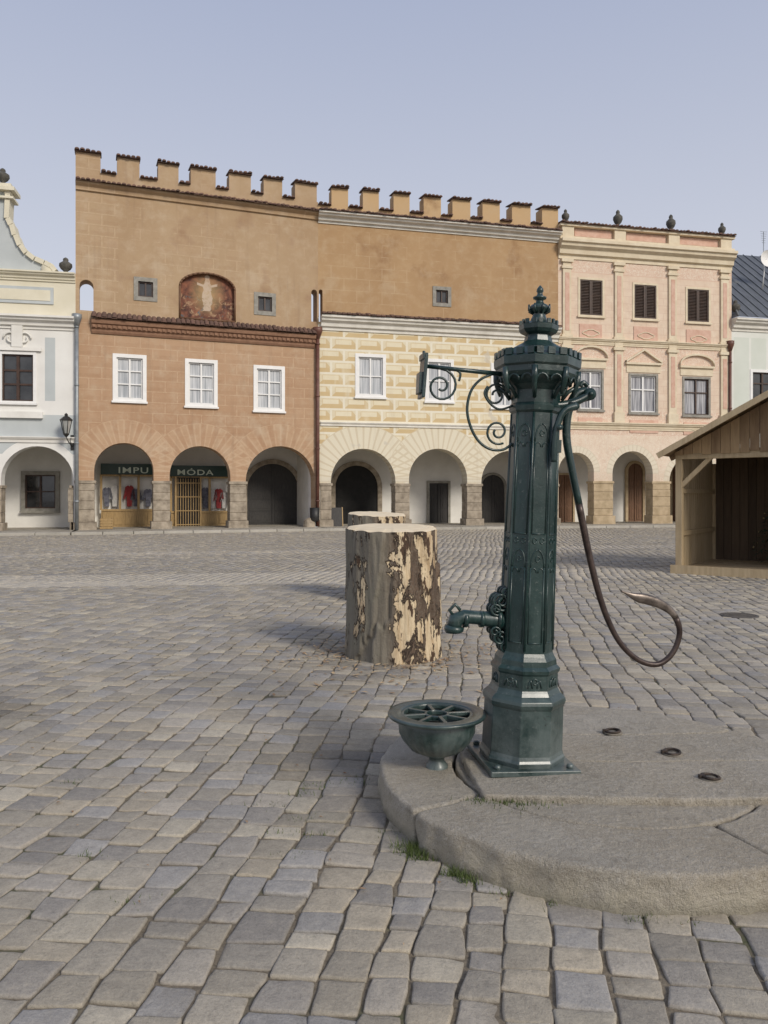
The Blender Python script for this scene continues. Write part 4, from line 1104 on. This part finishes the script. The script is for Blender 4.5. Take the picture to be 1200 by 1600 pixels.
m = MB(); p = Lc(656, 590); m.obox(p, (.008, 0, 0), (0, .055, 0), (.004, 0, .10))
m.obox((p[0], p[1], p[2] + .095), (.012, 0, 0), (0, .05, 0), (0, 0, .014)); m.obox((p[0] - .012, 0, p[2] - .03), (.012, 0, 0), (0, .04, 0), (0, 0, .05)); m.tube([(p[0], 0, p[2] + .10), (p[0], 0, p[2] + .125)], .008, 6)
m.obj('arm_end_plate', pg, arm, bevel=.003)
# handle
hp = cr([(918, 612), (903, 616), (893, 632), (887, 655), (887, 690), (896, 738), (909, 800), (922, 862), (938, 925), (955, 972), (976, 1008), (1004, 1032), (1034, 1038), (1058, 1020), (1069, 988), (1060, 961), (1040, 945), (1018, 937), (996, 932), (974, 923)], 5)
n = len(hp); sp1 = [i for i in range(n) if hp[i][1] < 790 and i < n // 2][-1]
rad = []; fl = []
for i in range(n):
    f = i / (n - 1)
    r_ = .024 - .010 * min(f / .5, 1) if f < .5 else .014
    g_ = 1.0
    if .74 < f < .80: r_ = .014 + .004 * (f - .74) / .06; g_ = 1 - .5 * (f - .74) / .06
    if f >= .80: r_ = .018 + .008 * math.sin((f - .80) / .2 * math.pi); g_ = .5
    if f > .93: r_ *= max(.25, (1 - f) / .07)
    rad.append(r_); fl.append(g_)
P3 = [Lc(*p) for p in hp]
m = MB(); sp2 = int(n * .78)
m.tube(P3[:sp1 + 1], rad[:sp1 + 1], 10, 0); m.tube(P3[sp1:sp2 + 1], rad[sp1:sp2 + 1], 10, 1, flat=fl[sp1:sp2 + 1]); m.tube(P3[sp2:], rad[sp2:], 12, 2, flat=fl[sp2:])
hd = m.obj('handle', [pg, hi, wi], pump)
m = MB()
kx = Lc(918, 618); m.tube([(kx[0], -.05, kx[2]), (kx[0], .05, kx[2])], .030, 14); m.tube([(kx[0], -.066, kx[2]), (kx[0], .066, kx[2])], .014, 6)
for yy in (-.038, .038):
    m.tube([Lc(*p, yy) for p in cr([(918, 618), (900, 628), (880, 634), (858, 636)])], [.018 + .004 * (i / 18) for i in range(19)], 8)
m.tube([Lc(*p, -.0) for p in cr([(908, 604), (913, 598), (920, 604)])], .012, 6)
m.obj('handle_fork', pg, pump)
m = MB()
m.tube([Lc(*p, -.138) for p in cr([(884, 640), (866, 646), (856, 664), (850, 692), (849, 724)])], [.019 - .006 * i / 24 for i in range(25)], 8)
m.obox(Lc(856, 700, -.122), (.014, 0, 0), (0, .02, 0), (0, 0, .03)); p = Lc(856, 672, -.14); m.tube([(p[0], -.11, p[2]), (p[0], -.165, p[2])], .014, 6)
m.tube([Lc(884, 640, -.138), Lc(886, 634, -.04)], .016, 8)
m.obj('piston_link', pg, pump)

# ------------------------------------------------------------------ basin
BX, BY, BZ = .255, 3.71, .144
ba = empty('drip_basin', (BX, BY, BZ)); top(ba, 'round green fluted cast iron basin with spoked grate on foot', 'basin')
m = MB()
flt = lambda i, z: 1 + (.035 * abs(math.sin(i * math.pi / 4)) if .08 < z < .20 else 0)
m.lathe([(.055, -.005), (.052, .012), (.036, .03), (.038, .05), (.075, .065), (.125, .09), (.158, .13), (.178, .17), (.186, .205), (.184, .225), (.18, .235)], 96, rf=flt, cap=False)
m.obj('bowl', pg, ba)
m = MB(); m.lathe([(.178, .228), (.232, .246), (.238, .256), (.234, .263), (.215, .262), (.198, .258), (.176, .262), (.170, .250), (.176, .236)], 72, cap=False); m.obj('rim', pg, ba)
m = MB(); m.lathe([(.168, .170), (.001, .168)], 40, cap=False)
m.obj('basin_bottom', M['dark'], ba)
m = MB()
m.lathe([(.060, .238), (.060, .257), (.050, .259), (.048, .250), (.048, .238)], 32, cap=False)
m.lathe([(.178, .236), (.178, .257), (.160, .259), (.158, .250), (.158, .236)], 48, cap=False)
for k in range(8):
    a = k * math.pi / 4 + .2; d = Vector((math.cos(a), math.sin(a), 0)); t = Vector((-math.sin(a), math.cos(a), 0))
    m.obox(d * .108 + Vector((0, 0, .249)), d * .055, t * .009, Vector((0, 0, .009)))
m.obj('grate', pg, ba, bevel=.002)

# ------------------------------------------------------------------ tree stumps
b = B('stump_bark'); c = b.co(); x, y, z = b.sep(c)
cs = b.scale(c, (1, 1, .32)); n1 = b.noise(cs, 5.5, 7, .68, .6); n2 = b.noise(b.scale(c, (1, 1, .12)), 19, 5, .7, .3); n3 = b.noise(c, 4.5, 5, .65, .8); n4 = b.noise(c, 50, 4, .7)
rt = (x + (n3 - .5) * .3).step(-.12, .04)
bark = b.mix(n2.step(.3, .7), (.13, .112, .085), (.235, .21, .165))
bark = b.mix(n3.step(.45, .65) * .6, bark, (.19, .18, .135))
dk = b.mix(n2.step(.3, .7), (.05, .032, .022), (.15, .095, .06))
bark = b.mix(rt * n4.step(.2, .5) * .9, bark, dk)
wood = b.mix(n2.step(.30, .58), (.36, .24, .13), (.66, .54, .36))
msk = (n1 + rt * .10 - .05 + (n3 - .5) * .3)
wm = msk.step(.55, .57)
col = b.mix(wm, bark, wood)
col = b.mix(msk.step(.52, .54) * (1 - wm), col, (.035, .022, .014))
col = b.mix(wm * b.noise(cs, 12, 4, .65).step(.56, .59), col, (.07, .04, .023))
sb = b.out(col, .88, n1 * .8 + n2 * .9 * (rt * .7 + .3) + n4 * .3 + wm * -.6, 1.0, .020)
b = B('cut_wood'); c = b.co(); x, y, z = b.sep(c); r_ = (x * x + y * y).m('SQRT'); n1 = b.noise(c, 4, 4, .6)
rings_ = ((r_ + n1 * .03) * 55).m('SINE') * .5 + .5
col = b.mix(rings_ * .25, (.76, .64, .45), (.60, .47, .30)); col = b.mix(r_.gt(.415), col, (.25, .17, .10)); col = b.mix(n1.step(.5, .7) * .4, col, (.80, .71, .55))
cw = b.out(col, .85, rings_ * .3 + b.noise(b.scale(c, (1, 9, 1)), 14, 4, .6), .6, .008)
def stump(loc, rad, H, seed, lean, label):
    e = empty('tree_stump', loc, (0, lean, 0)); top(e, label, 'tree stump', 'sawn log sections standing on the cobbles')
    n, k = 200, 90; vs = []; fs = []
    def rr(a, zf):
        p = Vector((math.cos(a), math.sin(a), 0))
        big = mn.noise(p * 1.2 + Vector((seed, 0, zf * .5))) * .05
        gro = mn.noise(Vector((p.x * 6, p.y * 6, zf * 1.2 + seed))) * .016 + mn.noise(Vector((p.x * 16, p.y * 16, zf * 2.2 + seed))) * .007 + mn.noise(Vector((p.x * 34, p.y * 34, zf * 6 + seed))) * .004
        patch = mn.noise(Vector((p.x * 3.0, p.y * 3.0, zf * 2.2 + seed * 2))) + .35 * mn.noise(Vector((p.x * 9, p.y * 9, zf * 5 + seed)))
        st = -.024 * max(0, min(1, (patch + p.x * .35 - .12) * 20))
        return rad * (1 + big) + gro + st + .03 * (1 - zf) ** 3
    for j in range(k + 1):
        zf = j / k
        for i in range(n):
            a = 2 * math.pi * i / n; r = rr(a, zf)
            zz = H * zf + (zf ** 8) * (mn.noise(Vector((math.cos(a) * 5, math.sin(a) * 5, seed))) * .012 + .022 * math.cos(a - 2))
            vs.append((r * math.cos(a), r * math.sin(a), zz - .01))
    for j in range(k):
        for i in range(n): fs.append((j * n + i, j * n + (i + 1) % n, (j + 1) * n + (i + 1) % n, (j + 1) * n + i))
    m = MB(); m.add(vs, fs, 0, True); m.obj('bark', sb, e)
    m = MB(); tv = []; q = 14
    rim = vs[k * n:(k + 1) * n]
    for s_ in range(q):
        f = 1 - s_ / q
        for i in range(n):
            X_, Y_ = rim[i][0] * f, rim[i][1] * f; zc = H + .010 + .022 * math.cos(math.atan2(Y_, X_) - 2) * f
            zz = rim[i][2] * (f ** 6) + (1 - f ** 6) * zc + (mn.noise(Vector((X_ * 5, Y_ * 25, seed))) * .006 if s_ else 0)
            tv.append((X_, Y_, zz))
    fs = [(s_ * n + i, s_ * n + (i + 1) % n, (s_ + 1) * n + (i + 1) % n, (s_ + 1) * n + i) for s_ in range(q - 1) for i in range(n)]
    fs.append(tuple((q - 1) * n + i for i in range(n))); m.add(tv, fs, 0, True); m.obj('sawn_top', cw, e)
    return e
stump((.10, 7.05, 0), .425, 1.165, 1.3, -.02, 'thick sawn tree stump with peeling bark among wood chips')
stump((-.11, 10.9, 0), .42, 1.20, 7.7, .01, 'second sawn tree stump standing behind the first')
def scatter(name, cx_, cy_, sig, n, mat, seed, smin, smax, rmin=0):
    g = random.Random(seed); m = MB(); k = 0
    while k < n:
        x_ = cx_ + g.gauss(0, sig); y_ = cy_ + g.gauss(0, sig)
        if math.hypot(x_ - cx_, y_ - cy_) < rmin or math.hypot(x_ - PC[0], y_ - PC[1]) < PR: continue
        a = g.uniform(0, 6.28); l = g.uniform(smin, smax); w_ = l * g.uniform(.25, .6); z_ = .008
        dx, dy = math.cos(a), math.sin(a); tz = g.uniform(-.3, .5) * l
        v = [(x_ - dx * l, y_ - dy * l, z_), (x_ + dy * w_, y_ - dx * w_, z_ + .004), (x_ + dx * l, y_ + dy * l, z_ + abs(tz)), (x_ - dy * w_, y_ + dx * w_, z_ + .006)]
        m.add(v, [(0, 1, 2, 3)]); k += 1
    o = m.obj(name, mat); o['kind'] = 'stuff'; top(o, 'small pale ' + name.replace('_', ' ') + ' strewn over the cobbles', name.replace('_', ' ')); return o
chip = simple('chip_wood', (.20, .11, .06), (.58, .44, .26), 20, .8, .2, 40, isl=.7)
scatter('wood_chips', .10, 7.0, .50, 620, chip, 3, .008, .038, .42)
leafm = simple('dry_leaf', (.22, .10, .04), (.42, .30, .18), 20, .8, .2, 40, isl=.7)
o = scatter('dry_leaves', .2, 6.0, 2.8, 420, leafm, 8, .005, .017); o['label'] = 'tiny dry leaf fragments strewn over the cobbles'

# grass and moss tufts along joints
gr = simple('grass_blades', (.04, .065, .015), (.12, .16, .04), 30, .7, .1, 40, isl=.6)
m = MB(); g = random.Random(4)
spots = [(PC[0] + (PR + .03) * math.cos(math.radians(a)), PC[1] + (PR + .03) * math.sin(math.radians(a)), n_, .035) for a, n_ in ((214, 190), (211, 150), (217, 90), (226, 140), (229, 80), (203, 35), (236, 24), (245, 20), (262, 40), (268, 24))]
spots += [(.47, 3.275, 90, .05), (.60, 3.26, 70, .06), (.40, 3.29, 40, .03)]
spots += [(-.42, 3.75, 40, .06), (-.3, 3.85, 40, .07), (-.15, 3.9, 44, .06), (-.55, 3.6, 32, .06), (-.38, 3.45, 30, .05), (-1.2, 3.1, 24, .05), (-.9, 2.75, 16, .04), (-.36, 3.1, 30, .06), (-.3, 3.3, 34, .05), (-1.6, 3.9, 20, .05), (-.45, 3.3, 24, .05)]
for sx, sy, n_, sg in spots:
    for _ in range(n_):
        x_ = sx + g.gauss(0, sg); y_ = sy + g.gauss(0, sg * .5); h = g.uniform(.010, .05) * (1 if n_ > 45 else .4)
        zb = .140 if math.hypot(x_ - PC[0], y_ - PC[1]) < PR - .06 else -.012
        if zb > 0: h *= .35
        a = g.uniform(0, 6.28); w_ = .0024; lx = g.gauss(0, .5) * h; ly = g.gauss(0, .5) * h
        m.add([(x_ - w_ * math.cos(a), y_ - w_ * math.sin(a), zb), (x_ + w_ * math.cos(a), y_ + w_ * math.sin(a), zb), (x_ + lx, y_ + ly, zb + h + .012)], [(0, 1, 2)])
o = m.obj('grass_tufts', gr); o['kind'] = 'stuff'; top(o, 'short green grass and moss in the stone joints', 'grass')

# manhole cover
m = MB(); X = (1155 - 600) / 1200 * 1740 / 187; D = 1740 / 187
m.lathe([(.22, -.02), (.22, .008), (.19, .010), (.185, .004), (.001, .004)], 28, X, D)
for i in range(-3, 4): m.box(X - math.sqrt(.18 ** 2 - (i * .05) ** 2), X + math.sqrt(.18 ** 2 - (i * .05) ** 2), D + i * .05 - .012, D + i * .05 + .012, .003, .010)
top(m.obj('manhole_cover', simple('worn_cover_iron', (.05, .045, .04), (.12, .105, .09), 12, .6, .3, 40)), 'small round iron cover set in the cobbles', 'manhole cover')

# ------------------------------------------------------------------ wooden stall
W_, DP, ZE, SL = 4.4, 2.6, 2.26, .54
hut = empty('wooden_stall', (5.5, 14.5, 0), (0, 0, math.atan2(-.6, .8))); top(hut, 'rough wooden market stall with gabled plank roof and dark interior', 'stall')
pw = simple('stall_wood', (.16, .095, .05), (.42, .29, .155), 3, .75, .4, 30, st=(6, 6, .6), isl=.6)
pw2 = simple('stall_wood_pale', (.34, .25, .14), (.58, .46, .29), 3, .75, .4, 30, st=(6, 6, .6), isl=.5)
for u in (0, W_ - .12):
    for y0 in (0, DP - .12): m = MB(); m.box(u, u + .12, y0, y0 + .12, 0, ZE - .12); m.obj('post', pw2, hut, bevel=.006)
m = MB(); m.box(0, W_, -.003, .115, ZE - .12, ZE + .02); m.obj('lintel', pw2, hut, bevel=.006)
for s_, u in ((1, .12), (-1, W_ - .12)): m = MB(); m.obox((u + s_ * .24, .055, ZE - .36), Vector((s_ * .28, 0, .28)) * 1.0, (0, .04, 0), Vector((-s_ * .028, 0, .028))); m.obj('brace', pw2, hut)
n = int(DP / .16)
for xa, xb, xc, xd in ((.03, .06, .06, .11), (W_ - .06, W_ - .03, W_ - .11, W_ - .06)):
    m = MB()
    for i in range(n):
        y0 = .12 + (DP - .24) * i / n; y1 = .12 + (DP - .24) * (i + .93) / n
        m.box(xa, xb, y0, y1, .05, ZE - .02)
    for zz in (.7, 1.5): m.box(xc, xd, .12, DP - .12, zz, zz + .09)
    m.obj('side_wall', pw2, hut)
m = MB(); n = 26
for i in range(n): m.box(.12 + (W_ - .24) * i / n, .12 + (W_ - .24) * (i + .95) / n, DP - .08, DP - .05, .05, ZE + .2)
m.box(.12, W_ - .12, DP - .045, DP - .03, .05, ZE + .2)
m.obj('back_wall', simple('dim_planks', (.05, .033, .02), (.13, .09, .055), 3, .8, .4, 30, st=(6, 6, .6), isl=.6), hut)  # stall wood darkened: interior shade is put into this wall's colour
m = MB(); n = 27
for i in range(n):
    u0 = W_ * i / n; u1 = W_ * (i + .96) / n
    f = lambda u: ZE + SL * min(u, W_ - u)
    yo = R.uniform(-.008, .006); zo = R.uniform(-.05, .01)
    m.add([(u0, -.03 + yo, ZE + zo), (u1, -.03 + yo, ZE + zo), (u1, -.03 + yo, f(u1)), (u0, -.03 + yo, f(u0)), (u0, -.006, ZE + zo), (u1, -.006, ZE + zo), (u1, -.006, f(u1)), (u0, -.006, f(u0))],
          [(0, 1, 2, 3), (4, 7, 6, 5), (0, 4, 5, 1), (1, 5, 6, 2), (2, 6, 7, 3), (3, 7, 4, 0)])
m.obj('gable_planks', pw, hut)
m = MB(); UX = Vector((1, 0, SL)).normalized(); NX = Vector((-SL, 0, 1)).normalized(); half = (W_ / 2 + .18) / UX.x
fas = MB()
for s_ in (1, -1):
    ux = Vector((UX.x * s_, 0, UX.z)); nx = Vector((NX.x * s_, 0, NX.z)); st = Vector((-.18 if s_ == 1 else W_ + .18, 0, ZE + .04 - .18 * SL))
    k = int(half / .2)
    for i in range(k):
        c_ = st + ux * (half * (i + .5) / k) + nx * (.02 + .012 * (i % 2)); m.obox(c_ + Vector((0, DP / 2 - .15, 0)), ux * (half / k * .53), Vector((0, DP / 2 + .35, 0)), nx * .013)
    fas.obox(st + ux * half / 2 + Vector((0, -.52, 0)) + nx * (-.015), ux * half / 2, (0, .012, 0), nx * .052)
    for yy in (0.25, 1.3, 2.4): m.obox(st + ux * half / 2 + Vector((0, yy, 0)) - nx * .045, ux * half / 2, (0, .035, 0), nx * .04)
rf_ = m.obj('roof', pw, hut)
fas.obj('barge_board', pw2, rf_)
m = MB(); m.box(-.05, W_ + .05, -.12, DP, .02, .10); m.box(-.05, W_ + .05, -.15, -.122, .0, .16); m.obj('floor', pw2, hut)
def conifer(a, bq, H, rm, seed, label):
    fir = empty('fir_tree', tuple(Vector((5.5, 14.5, .1)) + Vector((.8, -.6, 0)) * a + Vector((.6, .8, 0)) * bq)); top(fir, label, 'tree', 'decorated fir trees inside the stall')
    m = MB(); m.tube([(0, 0, 0), (0, 0, H)], [.05, .01], 8); m.obj('trunk', M['brown_wood'], fir)
    m = MB(); g = random.Random(seed)
    for i in range(3200):
        z_ = g.uniform(.1, H); rmax = rm * (1 - z_ / (H * 1.2)); r_ = rmax * math.sqrt(g.random()); an = g.uniform(0, 6.28); l = g.uniform(.06, .16)
        p = Vector((r_ * math.cos(an), r_ * math.sin(an), z_)); d = Vector((math.cos(an) + g.gauss(0, .4), math.sin(an) + g.gauss(0, .4), -.3 + g.gauss(0, .3))).normalized(); t = d.cross(Vector((0, 0, 1))).normalized() * l * .22
        m.add([p - t, p + t, p + d * l], [(0, 1, 2)])
    m.obj('crown', bpy.data.materials.get('fir_needles') or simple('fir_needles', (.010, .022, .010), (.03, .055, .022), 20, .8, .1, 40), fir)
    m = MB()
    for i in range(60):
        z_ = g.uniform(.3, H * .95); r_ = rm * .98 * (1 - z_ / (H * 1.2)); an = g.uniform(0, 6.28); s_ = g.uniform(.010, .018)
        m.lathe([(.001, -s_), (s_ * .8, -s_ * .6), (s_, 0), (s_ * .8, s_ * .6), (.001, s_)], 8, r_ * math.cos(an), r_ * math.sin(an), z_)
    o = m.obj('baubles', bpy.data.materials.get('bauble_gold') or simple('bauble_gold', (.25, .17, .06), (.4, .32, .18), 10, .3, .0, 10, metal=.6), fir); o['kind'] = 'stuff'
conifer(1.75, 1.75, 2.3, .85, 2, 'dark decorated fir tree standing inside the wooden stall')
conifer(3.2, 1.7, 2.2, .8, 9, 'dark decorated fir tree standing inside the wooden stall')

# ------------------------------------------------------------------ light, sky, camera
EL, AZ = math.radians(32), math.radians(40)
sd = Vector((math.sin(AZ) * math.cos(EL), -math.cos(AZ) * math.cos(EL), math.sin(EL)))
ld = bpy.data.lights.new('sun', 'SUN'); ld.energy = 2.45; ld.angle = math.radians(16); ld.color = (1, .93, .82)
lo = bpy.data.objects.new('sun', ld); COL.objects.link(lo); lo.rotation_euler = sd.to_track_quat('Z', 'Y').to_euler()
w = bpy.data.worlds.new('World'); sc.world = w; w.use_nodes = True
nt = w.node_tree; bg = nt.nodes['Background']; sky = nt.nodes.new('ShaderNodeTexSky'); sky.sky_type = 'NISHITA'; sky.sun_disc = False
sky.sun_elevation = EL; sky.sun_rotation = math.radians(180) - AZ; sky.air_density = 1.0; sky.dust_density = 4.0; sky.ozone_density = 1.0
# high thin haze veiling the blue: paler towards the horizon
ST = .12
tc = S(nt, nt.nodes.new('ShaderNodeTexCoord').outputs['Generated'])
sx = nt.nodes.new('ShaderNodeSeparateXYZ'); nt.links.new(tc.k, sx.inputs[0]); hz = S(nt, sx.outputs[2]).step(.08, .66)
def wmix(f, a, b):
    n = nt.nodes.new('ShaderNodeMix'); n.data_type = 'RGBA'
    for i, x in ((0, f), (6, a), (7, b)):
        if isinstance(x, S): nt.links.new(x.k, n.inputs[i])
        elif i == 0: n.inputs[0].default_value = x
        else: n.inputs[i].default_value = (*x, 1)
    return S(nt, n.outputs[2])
veil = wmix(hz, (.76 / ST, .77 / ST, .82 / ST), (.36 / ST, .42 / ST, .60 / ST))
res = wmix(.88, S(nt, sky.outputs[0]), veil)
nt.links.new(res.k, bg.inputs[0]); bg.inputs[1].default_value = ST
cd = bpy.data.cameras.new('camera'); co = bpy.data.objects.new('camera', cd); COL.objects.link(co)
co.location = (0, 0, CAMZ); co.rotation_euler = (math.radians(90), 0, 0)
cd.sensor_fit = 'VERTICAL'; cd.sensor_height = 36; cd.lens = 27; cd.shift_y = -25 / 1600; cd.clip_end = 1000; cd.clip_start = .05
sc.camera = co
sc.view_settings.view_transform = 'Standard'; sc.view_settings.look = 'None'; sc.view_settings.exposure = 0
